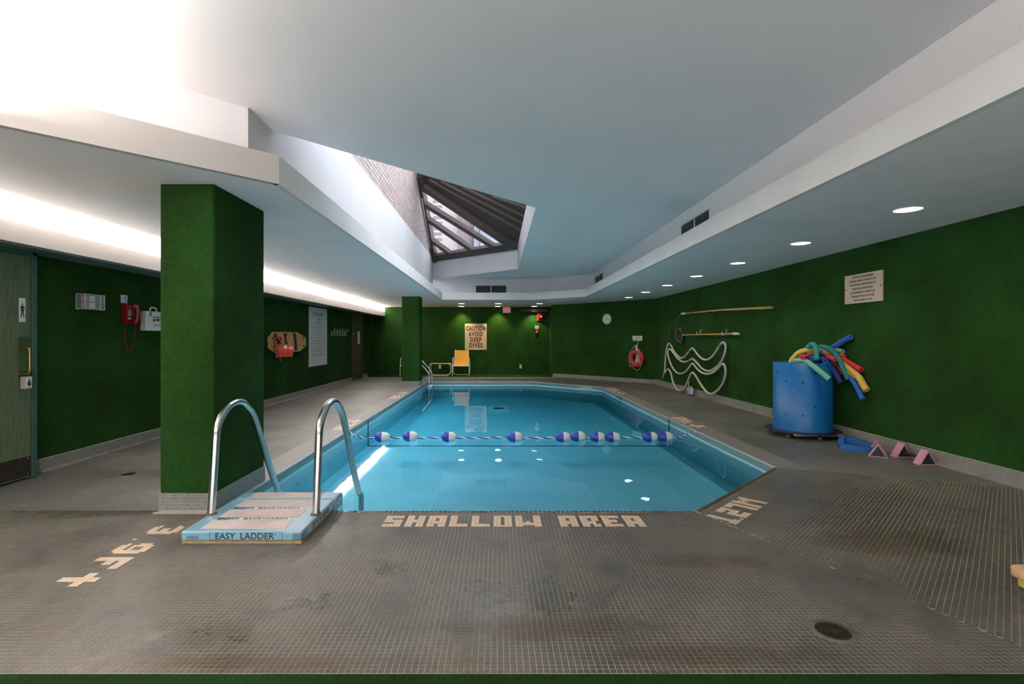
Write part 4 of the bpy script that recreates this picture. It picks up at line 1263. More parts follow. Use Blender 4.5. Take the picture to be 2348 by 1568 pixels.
# ================================================================== far wall
cs = thing('caution_sign', (-.776, FY, .9), 'large tan sign reading caution avoid deep dives in brown letters', 'sign')
mb = MB(); mb.rbox((-1.173, FY - .015, .904), (-.38, FY, 1.855), .004); mb.build('sign_board', mat('tan_sign_board', (.52, .38, .25), .55), cs)
maroon = mat('maroon_lettering', (.10, .012, .010), .5)
CM = frame((-.7765, FY - .016, 1.38), (1, 0, 0))
lettering([('CAUTION', 0, .295, .225, .010, .60), ('AVOID', 0, .09, .225, .010, .64), ('DEEP', 0, -.115, .225, .010, .70), ('DIVES', 0, -.32, .225, .010, .72)], CM, maroon, cs)
mb = MB(CM); mb.prism([(.396, .475), (.24, .475), (.25, .43), (.30, .37), (.35, .345), (.396, .33)], .002, .004); mb.build('peeled_corner', mat('pale_paper', (.68, .60, .48), .6), cs)
mb = MB(CM); mb.box((-.025, -.475, .0), (-.012, -.40, .002)); mb.build('paint_drip', bpy.data.materials['pale_paper'], cs)

ex = thing('exit_sign', (.35, FY, 2.24), 'white exit sign with red letters hung under the ceiling on the far wall', 'sign')
mb = MB(); mb.rbox((.205, FY - .09, 2.245), (.49, FY - .02, 2.45), .008); mb.build('sign_box', mat('lit_sign_face', (.42, .40, .39), .4, emit=(1, .9, .88), estr=.03), ex)
lettering([('EXIT', 0, 0, .19, .007, .62)], frame((.3475, FY - .091, 2.345), (1, 0, 0)), mat('exit_red', (.65, .03, .05), .4, emit=(1, .05, .08), estr=.25), ex)
mb = MB(); mb.box((.33, FY - .06, 2.45), (.37, FY - .02, CZ)); mb.build('sign_stem', M['white'], ex)
mb = MB(); mb.rbox((.89, FY - .12, 2.27), (1.86, FY, 2.39), .02); tag(mb.build('track_housing', mat('dark_housing', (.012, .012, .012), .5)), 'long black housing under the ceiling at the right of the far wall', 'housing')
al = thing('fire_alarm_bell', (1.6, FY, 1.97), 'red round fire alarm bell on a square red plate, far wall', 'alarm')
mb = MB(); mb.rbox((1.445, FY - .04, 1.965), (1.715, FY, 2.235), .006); mb.build('back_plate', mat('red_plate', (.45, .03, .045), .5), al)
mb = MB(); mb.lathe([(.005, .15), (.04, .148), (.055, .13), (.06, .10), (.13, .075), (.14, .05), (.135, .04)], (1.60, FY, 2.10), (0, -1, 0), 28); mb.build('bell_dome', red, al)
mb = MB(); mb.lathe([(0, .162), (.02, .16), (.028, .148)], (1.60, FY, 2.10), (0, -1, 0), 16); mb.build('centre_bolt', M['white'], al)
mb = MB(); mb.rbox((1.37, FY - .03, 1.66), (1.52, FY, 1.78), .006); tag(mb.build('wall_plate', mat('grey_green_plate', (.22, .32, .26), .5)), 'small grey green plate on the far wall below the alarm bell', 'plate')
fp = thing('fire_pull_station', (1.445, FY, 1.51), 'small red fire pull station under the grey green plate', 'alarm')
mb = MB(); mb.rbox((1.395, FY - .05, 1.51), (1.49, FY, 1.65), .006); mb.build('pull_body', red, fp)
mb = MB(); mb.rbox((1.415, FY - .06, 1.545), (1.47, FY - .048, 1.565), .003); mb.build('pull_handle', M['white'], fp)
def outlet(x, z, lb):
    t = thing('power_outlet', (x, FY, z - .06), lb, 'outlet', 'ivory wall outlets on the far wall')
    mb = MB(FF(x, z)); mb.rbox((-.042, -.07, 0), (.042, .07, .008), .003); pl = mb.build('cover_plate', mat('ivory_plastic', (.60, .50, .30), .4) if 'ivory_plastic' not in bpy.data.materials else bpy.data.materials['ivory_plastic'], t)
    for s in (-1, 1):
        mb = MB(FF(x, z, .008)); mb.rbox((-.018, s * .03 - .016, 0), (.018, s * .03 + .016, .003), .002); sk_ = mb.build('socket', M['white'], pl)
outlet(.85, .30, 'ivory wall outlet to the right of the yellow chair')
outlet(-2.08, .29, 'ivory wall outlet behind the small patio table')

# patio chairs and table by the far wall
alu = mat('cream_tube_frame', (.66, .56, .46), .35)
sling = mat('yellow_sling_fabric', (.62, .30, .035), .7, bump=.2, bscale=300)
def patio_chair(x, y, lb):
    t = thing('patio_chair', (x, y, .01), lb, 'chair', 'yellow sling patio chairs along the far wall')
    w = .29
    for s in (-1, 1):
        mb = MB()
        mb.tube(spline([(x + s*w, y, .012), (x + s*w*.99, y + .02, .30), (x + s*w*.97, y + .05, .56), (x + s*w*.96, y + .10, .62), (x + s*w*.96, y + .22, .63), (x + s*w*.97, y + .42, .60), (x + s*w*1.0, y + .50, .52), (x + s*w*1.02, y + .52, .30), (x + s*w*1.0, y + .52, .12), (x + s*w*.9, y + .52, .04)], 5), .014, 10)
        mb.build('side_frame', alu, t)
    mb = MB(); mb.tube(spline([(x - w*.92, y + .52, .045), (x - w*.7, y + .50, .028), (x + w*.7, y + .50, .028), (x + w*.92, y + .52, .045)], 5), .013, 8); mb.build('rear_rail', alu, t)
    for s in (-1, 1):
        mb = MB(); mb.tube(spline([(x + s*.25, y + .0, .385), (x + s*.25, y + .20, .36), (x + s*.25, y + .36, .37), (x + s*.25, y + .43, .45), (x + s*.245, y + .52, .70), (x + s*.24, y + .58, .91)], 5), .013, 8); mb.build('seat_rail', alu, t)
    mb = MB(); mb.tube([(x - w, y + .01, .36), (x + w, y + .01, .36)], .02, 8); mb.build('front_rail', M['white'], t)
    mb = MB(); pr = spline([(0, .0, .392), (0, .20, .35), (0, .355, .36), (0, .43, .45), (0, .52, .70), (0, .575, .905)], 5)
    n = len(pr); vs = []
    for p in pr:
        for k in range(7):
            u_ = (k - 3) / 3
            vs.append((x + u_ * .24, y + p.y + .015 * (1 - u_*u_), p.z - .015 * (1 - u_*u_)))
    fs = [(i*7+k, i*7+k+1, (i+1)*7+k+1, (i+1)*7+k) for i in range(n-1) for k in range(6)]
    mb.add(vs, fs, smooth=True)
    mb.build('sling_seat', sling, t)
    return t
pc = patio_chair(-1.27, 17.92, 'yellow sling patio chair with cream tube frame under the caution sign')
dup(pc, (-3.09, 17.92, .01), 'patio chair mostly hidden behind the far green pillar')
pt = thing('patio_table', (-2.0, 17.95, .01), 'low cream tube framed side table with tan top left of the yellow chair', 'table')
mb = MB(); mb.rbox((-2.34, 17.98, .42), (-1.66, 18.42, .438), .008); mb.build('table_top', mat('tan_table_top', (.45, .27, .14), .5), pt)
for yy in (17.98, 18.42):
    mb = MB(); mb.tube(spline([(-2.30, yy, .43), (-2.35, yy, .40), (-2.37, yy, .30), (-2.36, yy, .12), (-2.28, yy, .03), (-2.15, yy, .02), (-1.80, yy, .02), (-1.70, yy, .05), (-1.63, yy, .14), (-1.63, yy, .32), (-1.66, yy, .41), (-1.72, yy, .43)], 4), .014, 8); mb.build('loop_leg', alu, pt)
for xx in (-2.34, -1.66):
    mb = MB(); mb.tube([(xx, 17.98, .425), (xx, 18.42, .425)], .013, 8); mb.build('top_rail', alu, pt)

# far pool ladder
fl_ = thing('pool_ladder', (-2.1, 15.05, 0), 'far stainless pool ladder behind the far green pillar', 'ladder')
for yy in (14.75, 15.37):
    mb = MB(); mb.tube(spline([(-2.72, yy, 0), (-2.72, yy, .55), (-2.64, yy, .76), (-2.48, yy, .80), (-2.33, yy, .72), (-2.14, yy, .53), (-1.99, yy, .35), (-1.955, yy, .27), (-1.95, yy, .1), (-1.95, yy, -.42)], 6), .021, 12); mb.build('rail', M['chrome'], fl_)
    mb = MB(); mb.tube([(-2.72, yy, .19), (-1.96, yy, .19)], .016, 8); mb.build('brace', M['chrome'], fl_)
for z_ in (-.09, -.33):
    mb = MB(); mb.rbox((-2.0, 14.75, z_ - .02), (-1.90, 15.37, z_ + .02), .008); st_ = mb.build('tread', M['white'], fl_)
    for k in range(4):
        mb = MB(); mb.rbox((-1.902, 14.80 + .14 * k, z_ - .016), (-1.894, 14.90 + .14 * k, z_ + .016), .002); mb.build('grip', M['chrome'], st_)

# ================================================================== diagonal wall
DN = Vector((-.725, -.689, 0)); D0 = Vector((2.3, 17.24, 0))
def onD(px, py, off=0.0): return plane_hit(px, py, D0 + DN * off, DN)
def FD(p): return frame(p, (.689, -.725, 0))
ck = thing('wall_clock', onD(1392.5, 731.6), 'round white wall clock on the angled green wall', 'clock')
CKM = FD(onD(1392.5, 731.6, .0)); R_ = .165
mb = MB(CKM); mb.lathe([(R_ - .02, .028), (R_ - .012, .04), (R_, .03), (R_, 0)], (0, 0, 0), (0, 0, 1), 36); mb.build('clock_rim', mat('grey_white_rim', (.36, .36, .36), .4), ck)
mb = MB(CKM); mb.lathe([(0, .026), (R_ - .018, .026)], (0, 0, 0), (0, 0, 1), 36, smooth=False); mb.build('clock_face', M['white'], ck)
mb = MB(CKM)
for k in range(12):
    Rk = Matrix.Rotation(-k * math.pi / 6, 4, 'Z'); mb.box((-.004 if k % 3 else -.007, R_ * .66, .0262), (.004 if k % 3 else .007, R_ * .82, .027), M=CKM @ Rk)
mb.build('hour_marks', M['ink'], ck)
mb = MB(CKM); mb.box((-.005, -.02, .028), (.005, .085, .029), M=CKM @ Matrix.Rotation(.62, 4, 'Z')); mb.build('hour_hand', M['ink'], ck)
mb = MB(CKM); mb.box((-.004, -.02, .030), (.004, .12, .031), M=CKM @ Matrix.Rotation(-1.66, 4, 'Z')); mb.build('minute_hand', M['ink'], ck)
bs = thing('lifebuoy_notice', onD(1461.5, 781), 'small white notice above the red lifebuoy', 'sign')
BM = FD(onD(1461.5, 775.5)); w_, h_ = .16, .072
mb = MB(BM); mb.rbox((-w_, -h_, 0), (w_, h_, .006), .002); mb.build('notice_plate', M['white'], bs)
lettering([('TO BE USED', 0, .036, .045, .001, 1), ('IN CASE OF', 0, -.002, .042, .001, 1), ('EMERGENCY ONLY', 0, -.04, .042, .001, 1)], BM @ Matrix.Translation((0, 0, .0065)), M['ink'], bs)
lc_ = onD(1459.6, 821.7, .075)
lf = thing('lifebuoy', lc_ - Vector((0, 0, .26)), 'red ring lifebuoy with white rope hung on the angled wall', 'lifebuoy')
LM = FD(lc_)
mb = MB(LM); mb.tube([(math.cos(t) * .188, math.sin(t) * .188, 0) for t in [2*math.pi*k/40 for k in range(40)]], .072, 16, closed=True); mb.build('ring', mat('lifebuoy_red', (.46, .03, .018), .5), lf)
rope_w = mat('white_rope', (.55, .52, .46), .8)
def L7(zx, zy, o): return (((zx - 477) / 12.06 * 15.31 / 1180 * 1.04), -((zy - 985) / 12.06 * 15.31 / 1180), o)
mb = MB(LM)
for pth in ([(480,620,.06),(380,730,.06),(285,850,.05),(248,910,.0),(243,1010,.0),(255,1140,.0),(290,1205,.02),(330,1205,.03),(355,1170,.05)], [(375,1190,.05),(405,1260,.02),(460,1300,.0),(520,1300,.0),(570,1260,.0),(640,1150,.05),(675,1110,.06)], [(600,745,.06),(592,860,.08),(598,1000,.085),(620,1090,.07),(645,1135,.06)], [(515,865,.05),(545,800,.085),(590,745,.08),(612,735,.07)], [(500,530,-.05),(505,610,.0),(520,690,.03),(550,745,.04)], [(455,600,-.05),(470,680,.0),(478,740,.0)]):
    mb.tube(spline([L7(*q) for q in pth], 5), .0085, 8)
mb.build('grab_rope', rope_w, lf)
mb = MB(LM)
for x0, x1, b_ in ((455,440,1110), (478,455,1100), (490,500,1085), (520,520,1110), (540,550,1095), (505,480,1115), (470,430,1090)):
    mb.tube(spline([L7(475, 640, .02), L7(x0, 760, .02 if b_ > 1100 else .03), L7(x0, 880, -.02), L7(x1, b_ - 60, -.03), L7(x1, b_, -.03)], 4), .010, 8)
mb.build('coiled_rope', rope_w, lf)

# ================================================================== right wall
q = thing('supervision_sign', (RX, 6.42, 1.752), 'tan sign about unsupervised bathers high on the right wall', 'sign')
mb = MB(); mb.rbox((RX - .02, 6.095, 1.752), (RX, 6.755, 2.12), .004); mb.build('sign_board', mat('beige_sign_board', (.50, .39, .32), .5), q)
SM = FR(6.425, 1.936, .0205)
L_ = ['THIS POOL IS UNSUPERVISED', 'BATHERS UNDER 12 YEARS OF AGE', 'ARE NOT ALLOWED WITHIN THE', 'POOL ENCLOSURE UNLESS', 'ACCOMPANIED BY PARENT OR', 'HIS AGENT WHO IS NOT LESS', 'THAN 16 YEARS OF AGE']
lettering([(t, 0, .147 - k * .049, .031, .0009, .95) for k, t in enumerate(L_)], SM, M['ink'], q)
mb = MB(SM); mb.box((-.20, .127, 0), (.20, .129, .0008)); mb.build('underline', M['ink'], q)
mb = MB(SM); mb.lathe([(0, .004), (.008, .003), (.01, 0)], (-.305, 0, 0), (0, 0, 1), 10); mb.lathe([(0, .004), (.008, .003), (.01, 0)], (.305, 0, 0), (0, 0, 1), 10); mb.build('screw', M['ink'], q)

yellow = mat('yellow_pole', (.50, .36, .09), .35, metal=.2); amber = mat('amber_pole', (.50, .30, .09), .35, metal=.2)
def W(px, py, off): return onX(px, py, RX - off)
up_ = thing('telescopic_pole', W(1668, 712, .06), 'long yellow pole hung highest on the right wall', 'pole')
a, b_ = W(1572, 718.5, .06), W(1771, 705, .06)
mb = MB(); mb.tube([a, a.lerp(b_, .5) + Vector((0,0,.02)), b_], [.017, .022, .026], 12, inner=.7); mb.build('pole_shaft', yellow, up_)
mb = MB(); mb.tube([W(1563, 719.5, .06), a], .022, 10); mb.tube([W(1565, 719.2, .06), W(1568, 719, .06)], .028, 10); mb.build('white_tip', M['white'], up_)
for px_ in (1602, 1661):
    mb = MB(); c = a.lerp(b_, (px_ - 1572) / 199 * .8); mb.tube([c - Vector((0, .012, 0)), c + Vector((0, .012, 0))], .027, 10); mb.build('pole_band', M['black'], up_)
for px_ in (1608, 1668):
    mb = MB(); c = W(px_, 716, .0); mb.tube(spline([c + Vector((0, 0, .12)), c + Vector((-.02, 0, -.03)), c + Vector((-.10, 0, -.04)), c + Vector((-.11, 0, .03))], 4), .006, 6); mb.build('wall_hook', bpy.data.materials['dark_blue_wire'], up_)
mb = MB(); mb.tube(spline([W(1563, 720, .06), W(1552, 735, .05), W(1549, 752, .05), W(1548, 768, .04)], 5), .006, 6); mb.tube(spline([W(1560, 721, .06), W(1543, 737, .04), W(1536, 755, .04), W(1535, 770, .04)], 5), .004, 6)
mb.build('cord_loop', mat('blue_cord', (.10, .17, .25), .6), up_)
sp = thing('skimmer_net', W(1620, 767, .06), 'amber pole with a black leaf skimmer net on the right wall', 'pool net')
a, b_ = W(1572, 768, .06), W(1682, 765.2, .06)
mb = MB(); mb.tube([a, b_], [.015, .02], 12); mb.build('pole_shaft', amber, sp)
mb = MB(); mb.tube([W(1565, 768.2, .06), a], .012, 10); mb.tube([b_, W(1687, 765.3, .06)], .026, 10); mb.tube([W(1687, 765.3, .06), W(1695, 765.5, .06)], .021, 10, inner=.6); mb.build('white_tip', M['white'], sp)
hd = [(1551,758),(1556,753.5),(1561,752.5),(1563,760),(1565,766),(1566,772),(1565,782),(1562,785.5),(1556,783),(1551,777),(1549.5,767)]
hp = [W(x_, y_, .05) for x_, y_ in hd]
mb = MB(); mb.tube(hp, .013, 8, closed=True); mb.build('net_frame', mat('grey_brown_frame', (.14, .12, .10), .5), sp)
mb = MB(); ctr = sum(hp, Vector()) / len(hp) + Vector((.035, 0, 0)); mb.add(hp + [ctr], [(i, (i+1) % len(hp), len(hp)) for i in range(len(hp))]); mb.build('net_mesh', M['black'], sp)
for px_ in (1607, 1666):
    mb = MB(); c = W(px_, 757, .0); mb.tube(spline([c + Vector((0, 0, .02)), c + Vector((-.02, 0, -.07)), c + Vector((-.085, 0, -.10)), c + Vector((-.09, 0, -.03))], 4), .006, 6); mb.build('wall_hook', M['white'], sp)

hs = thing('vacuum_hose', W(1600, 905, .05), 'long white vacuum hose looped in waves over hooks on the right wall', 'hose')
zz = [(730,445),(735,330),(745,200),(760,100),(785,45),(815,70),(850,140),(900,205),(950,240),(1000,220),(1050,160),(1090,115),(1115,115),(1160,175),(1220,240),(1290,265),(1370,220),(1440,120),(1485,50),(1520,30),(1548,70),(1545,150),(1510,250),(1450,340),(1380,395),(1310,415),(1230,380),(1160,300),(1110,255),(1080,260),(1040,285),(970,290),(900,240),(840,160),(805,122),(778,130),(775,190),(800,290),(850,390),(900,440),(950,450),(1010,425),(1060,365),(1095,320),(1120,325),(1160,380),(1220,430),(1290,455),(1370,440),(1440,385),(1490,330),(1525,325),(1548,390),(1540,500),(1500,600),(1430,685),(1350,722),(1290,690),(1220,600),(1160,500),(1120,445),(1095,440),(1060,500),(1010,620),(950,675),(890,650),(840,560),(815,450),(785,395),(762,392)]
pth = []
for k, (x_, y_) in enumerate(zz):
    pth.append(W(1400 + x_ / 5.87, 780 + y_ / 5.87, .045 + .045 * (k / len(zz)) + (.05 if k < 5 else 0)))
mb = MB(); mb.tube(spline(pth, 7), .0235, 12); mb.build('hose_tube', mat('off_white_hose', (.50, .47, .43), .5, bump=.3, bscale=90), hs)
mb = MB(); mb.tube([W(1524.5, 855, .10), W(1526, 850, .10)], .027, 10); mb.tube(spline([W(1525, 852, .10), W(1522, 858, .10), W(1520, 866, .09)], 3), .018, 10); mb.build('hose_cuff', M['white'], hs)
for zx, zy in ((778, 75), (785, 150), (762, 400), (1105, 128), (1098, 270), (1098, 335), (1100, 452), (1515, 60), (1520, 150), (1515, 335), (1515, 490)):
    mb = MB(); c = W(1400 + zx / 5.87, 780 + zy / 5.87, 0); mb.tube(spline([c, c + Vector((-.03, 0, -.035)), c + Vector((-.09, 0, -.03)), c + Vector((-.10, 0, .01))], 4), .007, 6); mb.build('wall_hook', mat('blue_coated_wire', (.02, .06, .22), .4) if 'blue_coated_wire' not in bpy.data.materials else bpy.data.materials['blue_coated_wire'], hs)

br = thing('striped_brush', (4.46, 11.85, 0), 'small blue and white striped brush with wooden handle at the foot of the wall', 'brush')
for k in range(7):
    mb = MB(); x0 = -.105 + k * .03
    mb.rbox((4.42, 11.85 - (x0 + .028), .03 + .01 * (k % 2)), (4.48, 11.85 - x0, .22 - .012 * abs(k - 3)), .008); mb.build('stripe', (M['white'], mat('royal_blue', (.01, .05, .28), .5) if 'royal_blue' not in bpy.data.materials else bpy.data.materials['royal_blue'])[k % 2], br)
mb = MB(); mb.rbox((4.43, 11.74, .0), (4.47, 11.96, .035), .01); mb.build('brush_base', bpy.data.materials['royal_blue'], br)
mb = MB(); mb.rbox((4.40, 11.84, .12), (4.425, 11.87, .34), .006); mb.build('wood_handle', tan, br)

# ================================================================== blue drum with pool noodles
BC = Vector((4.13, 6.965, 0)); BR = .352; BZ0, BZ1 = .09, .985
blue = mat('bright_blue_plastic', (.004, .13, .36), .38); navy = mat('navy_board', (.008, .018, .06), .5)
dr_ = thing('noodle_drum', (BC.x, BC.y, 0), 'large blue plastic drum on a wheeled navy board against the right wall', 'drum')
mb = MB(); mb.lathe([(BR, BZ0), (BR, BZ1), (BR - .006, BZ1 + .003), (BR - .012, BZ1), (BR - .012, BZ0 + .01), (0, BZ0 + .01)], BC, (0, 0, 1), 64); mb.build('drum_wall', blue, dr_)
bd = [(BC.x + math.cos(t) * (.43 if k % 2 else .455), BC.y + math.sin(t) * (.43 if k % 2 else .455)) for k, t in enumerate([math.pi*2*k/16 + .25 for k in range(16)])]
bd = [(min(x_, RX - .035), y_) for x_, y_ in bd]
mb = MB(); mb.prism(bd, .072, .09); mb.build('base_board', navy, dr_)
mb = MB(); mb.box((BC.x - .30, BC.y - .36, .05), (BC.x + .30, BC.y - .32, .072)); mb.build('base_batten', tan, dr_)
mb = MB(); mb.box((BC.x - .30, BC.y + .32, .05), (BC.x + .30, BC.y + .36, .072)); mb.build('base_batten', tan, dr_)
for (dx, dy) in ((-.30, -.18), (.0, -.37), (.26, -.22), (-.28, .2), (.24, .26)):
    mb = MB(); mb.cyl((BC.x + dx - .012, BC.y + dy, .026), (BC.x + dx + .012, BC.y + dy, .026), .026, 16); cw = mb.build('caster_wheel', mat('amber_wheel', (.30, .16, .06), .4) if 'amber_wheel' not in bpy.data.materials else bpy.data.materials['amber_wheel'], dr_)
    mb = MB(); mb.rbox((BC.x + dx - .02, BC.y + dy - .015, .03), (BC.x + dx + .02, BC.y + dy + .015, .072), .004); mb.build('caster_fork', M['black'], cw)
def on_drum(px, py):
    dx = (px - CX) / F; A_ = dx*dx + 1; B_ = -2*(BC.x*dx + BC.y); C_ = BC.x**2 + BC.y**2 - BR*BR
    t = (-B_ - math.sqrt(max(B_*B_ - 4*A_*C_, 0))) / (2*A_)
    return Vector((dx*t, t, H - (py - CY) / F * t))
for px_, py_ in ((1783,852),(1802,874),(1841,877),(1870,856),(1896,878),(1783,925),(1802,949),(1841,953),(1870,933),(1896,954)):
    p = on_drum(px_, py_); nr = (p - Vector((BC.x, BC.y, p.z))).normalized()
    mb = MB(); mb.lathe([(0, .0015), (.012, .0015), (.0125, 0)], p, nr, 14); mb.build('drain_hole', M['black'], dr_)
for py_ in (839, 868, 898, 927, 956, 985):
    p = on_drum(1820, py_); nr = (p - Vector((BC.x, BC.y, p.z))).normalized()
    mb = MB(); mb.lathe([(0, .003), (.006, .002), (.007, 0)], p, nr, 10); mb.build('rivet', M['steel'], dr_)

ncol = {'yellow': (.62, .40, .07), 'teal': (.015, .22, .20), 'mint': (.16, .42, .32), 'blue': (.01, .08, .36), 'royal': (.02, .12, .45), 'red': (.62, .02, .03), 'orange': (.70, .09, .02), 'pink': (.55, .05, .08), 'crimson': (.42, .01, .04), 'navy': (.006, .03, .18)}
nm = {k: mat('%s_foam' % k, v, .75, bump=.1, bscale=150) for k, v in ncol.items()}
def NP(zx, zy, Y):
    px_ = 1750 + zx / 7.838
    return T(px_, 740 + zy / 7.838, min(Y, (RX - .055) * F / (px_ - CX)))
def noodle(c, pts, lb, r=.033, pre=((4.13, 6.97, .55),), inner=.35):
    pp_ = [Vector(p) for p in pre] + [NP(*q) for q in pts]
    mb = MB(); mb.tube(spline(pp_, 8), r, 18, inner=inner)
    tag(mb.build('pool_noodle', nm[c]), lb, 'pool noodle', 'foam pool noodles in and over the blue drum')
noodle('yellow', [(495,745,6.98),(560,615,6.93),(670,520,6.88),(850,490,6.85),(1030,510,6.86),(1180,580,6.88),(1330,700,6.9),(1420,800,6.86),(1570,900,6.8),(1690,990,6.76)], 'long yellow noodle arching over the drum, cut end near mid slope', pre=((4.0, 7.05, .55),))
noodle('yellow', [(900,560,7.0),(1150,560,7.0),(1400,660,6.96),(1560,820,6.92),(1720,980,6.88),(1790,1100,6.86),(1860,1215,6.84)], 'thickest yellow noodle hanging lowest to the right of the drum', r=.040, pre=((4.2, 7.1, .6), (4.02, 7.08, .9)))
noodle('yellow', [(560,700,7.04),(680,590,7.0),(820,560,6.98),(930,590,6.96)], 'short stretch of yellow noodle tucked under the arch at the left', r=.03, pre=((4.0, 7.15, .5),))
noodle('teal', [(700,620,6.98),(800,450,6.86),(880,385,6.78),(940,430,6.72),(955,540,6.66),(966,668,6.62)], 'short dark teal noodle bent down in front of the yellow arch', r=.032, pre=((4.0, 7.0, .6),))
noodle('teal', [(900,560,6.98),(1010,445,6.92),(1120,440,6.86),(1240,500,6.8),(1350,640,6.72),(1430,800,6.66),(1525,1015,6.62)], 'long dark teal noodle curving down the right side of the drum', r=.033, pre=((4.05, 6.98, .6),))
noodle('mint', [(530,745,6.88),(620,685,6.80),(750,685,6.70),(900,780,6.60),(1040,890,6.52),(1185,1005,6.46)], 'pale mint noodle drooping over the front of the drum', r=.034, pre=((4.0, 6.95, .6),))
noodle('royal', [(1100,560,7.02),(1240,460,7.08),(1400,350,7.16),(1565,255,7.22)], 'blue noodle sticking up highest towards the sign', r=.037, pre=((4.05, 6.98, .6),))
noodle('mint', [(1150,600,7.0),(1300,500,6.98),(1430,520,6.92)], 'short mint noodle end poking right below the raised blue one', r=.031, pre=((4.1, 7.0, .6),))
noodle('orange', [(1200,640,7.04),(1380,590,6.98),(1450,600,6.92)], 'short orange noodle end beside the red noodle', r=.026, pre=((4.1, 7.0, .6),))
noodle('red', [(1150,600,6.98),(1420,650,6.94),(1580,735,6.9),(1765,845,6.86)], 'bright red noodle sloping down to the right', r=.032, pre=((4.1, 7.0, .6), (4.12, 7.0, .93)))
noodle('pink', [(900,610,6.9),(800,600,6.8),(700,620,6.66)], 'rose pink noodle end at the left above the mint one', r=.031, pre=((4.15, 7.0, .6), (4.15, 7.0, .9)))
noodle('pink', [(1100,610,6.9),(1180,630,6.8),(1290,660,6.66)], 'rose pink noodle end at the right under the yellow arch', r=.031, pre=((4.1, 7.0, .6), (4.12, 6.98, .88)))
noodle('navy', [(1050,640,6.9),(1180,740,6.78),(1290,900,6.68),(1395,1075,6.62)], 'dark blue noodle with a torn end hanging by the drum side', r=.034, pre=((4.1, 7.0, .6),), inner=.5)
noodle('blue', [(1000,650,6.88),(1060,655,6.76),(1120,690,6.62)], 'blue noodle end pointing at the camera in the middle', r=.033, pre=((4.1, 7.0, .6), (4.12, 6.98, .88)))
noodle('blue', [(960,600,6.9),(900,630,6.76),(870,640,6.66)], 'dark blue noodle end just left of the bent teal one', r=.031, pre=((4.1, 7.0, .6), (4.12, 6.98, .88)))
noodle('navy', [(960,640,7.0),(1010,560,6.9),(1025,520,6.82)], 'navy noodle end behind the bent teal noodle', r=.03, pre=((4.1, 7.0, .6),))
noodle('royal', [(1350,800,6.98),(1590,1010,6.94),(1700,1180,6.92),(1790,1375,6.9)], 'blue noodle hanging lowest beside the thick yellow one', r=.033, pre=((4.1, 7.02, .6), (4.2, 7.0, .97)))
noodle('crimson', [(1150,650,6.9),(1330,760,6.8),(1405,930,6.72)], 'crimson noodle end behind the long teal noodle', r=.027, pre=((4.1, 7.0, .6),))

# foam belt and dumbbells on the floor by the right wall
fbm = mat('blue_foam', (.008, .11, .36), .8, bump=.1, bscale=80)
fb_ = thing('foam_belt', (4.3, 6.1, 0), 'blue foam flotation belt lying on the deck right of the drum', 'foam belt')
def ribbon(mb, pts, th):
    ps = spline([Vector(p[:3]) for p in pts], 5); hs_ = []
    n = len(pts)
    for i in range(n - 1):
        for j in range(5): hs_.append(pts[i][3] + (pts[i+1][3] - pts[i][3]) * j / 5)
    hs_.append(pts[-1][3])
    vs = []
    for k, p in enumerate(ps):
        d = (ps[min(k+1, len(ps)-1)] - ps[max(k-1, 0)]); d.z = 0; d.normalize(); s = Vector((d.y, -d.x, 0)) * th / 2
        hh = Vector((0, 0, hs_[k]))
        vs += [p - s, p + s, p + s * .8 + hh, p - s * .8 + hh]
    fs = [(i*4+j, i*4+(j+1) % 4, (i+1)*4+(j+1) % 4, (i+1)*4+j) for i in range(len(ps)-1) for j in range(4)] + [(3, 2, 1, 0), tuple(len(vs) - 4 + k for k in range(4))]
    mb.add(vs, fs, smooth=False)
mb = MB(); ribbon(mb, [(4.10, 6.12, .0, .055), (4.14, 6.02, .0, .065), (4.22, 5.93, .0, .062), (4.32, 5.90, .0, .055), (4.42, 5.95, .0, .035)], .085); mb.build('front_panel', fbm, fb_)
mb = MB(); ribbon(mb, [(4.12, 6.16, .03, .06), (4.20, 6.26, .02, .10), (4.30, 6.24, .0, .11), (4.39, 6.10, .0, .075), (4.45, 5.98, .0, .03)], .07); mb.build('back_panel', fbm, fb_)
mb = MB(); mb.prism([(4.17, 6.14), (4.26, 6.20), (4.34, 6.10), (4.38, 6.0), (4.28, 5.96), (4.20, 6.02)], .0, .03); mb.build('inner_lining', M['black'], fb_)
pink = mat('pink_foam', (.52, .24, .33), .7)
def tri(hw, hh): return [(-hw, 0), (hw, 0), (0, hh)]
def dumbbell(loc, rz, lb, L=.30):
    t = thing('water_dumbbell', loc, lb, 'dumbbell', 'pink foam water dumbbells on the deck')
    Mx = Matrix.Translation(loc) @ Matrix.Rotation(rz, 4, 'Z') @ Matrix.Rotation(math.pi / 2, 4, 'X')
    for s in (-1, 1):
        z0, z1 = (s * L / 2 - .05, s * L / 2 + .05)
        mb = MB(Mx); mb.prism(tri(.085, .15), z0, z1); e = mb.build('foam_end', pink, t)
        mb = MB(Mx); mb.prism([(-.068, .011), (.068, .011), (0, .128)], z1, z1 + .003); mb.build('black_core', M['black'], e)
        mb = MB(Mx); mb.prism([(-.068, .011), (.068, .011), (0, .128)], z0 - .003, z0); mb.build('black_core', M['black'], e)
    mb = MB(Mx); mb.cyl((0, .055, -L/2 + .05), (0, .055, L/2 - .05), .017, 12); mb.build('grip_bar', M['black'], t)
dumbbell((4.285, 5.80, 0), -.60, 'left pink triangular water dumbbell with its end facing the camera', L=.26)
dumbbell((4.455, 5.52, 0), -.06, 'right pink triangular water dumbbell showing its black grip bar', L=.34)

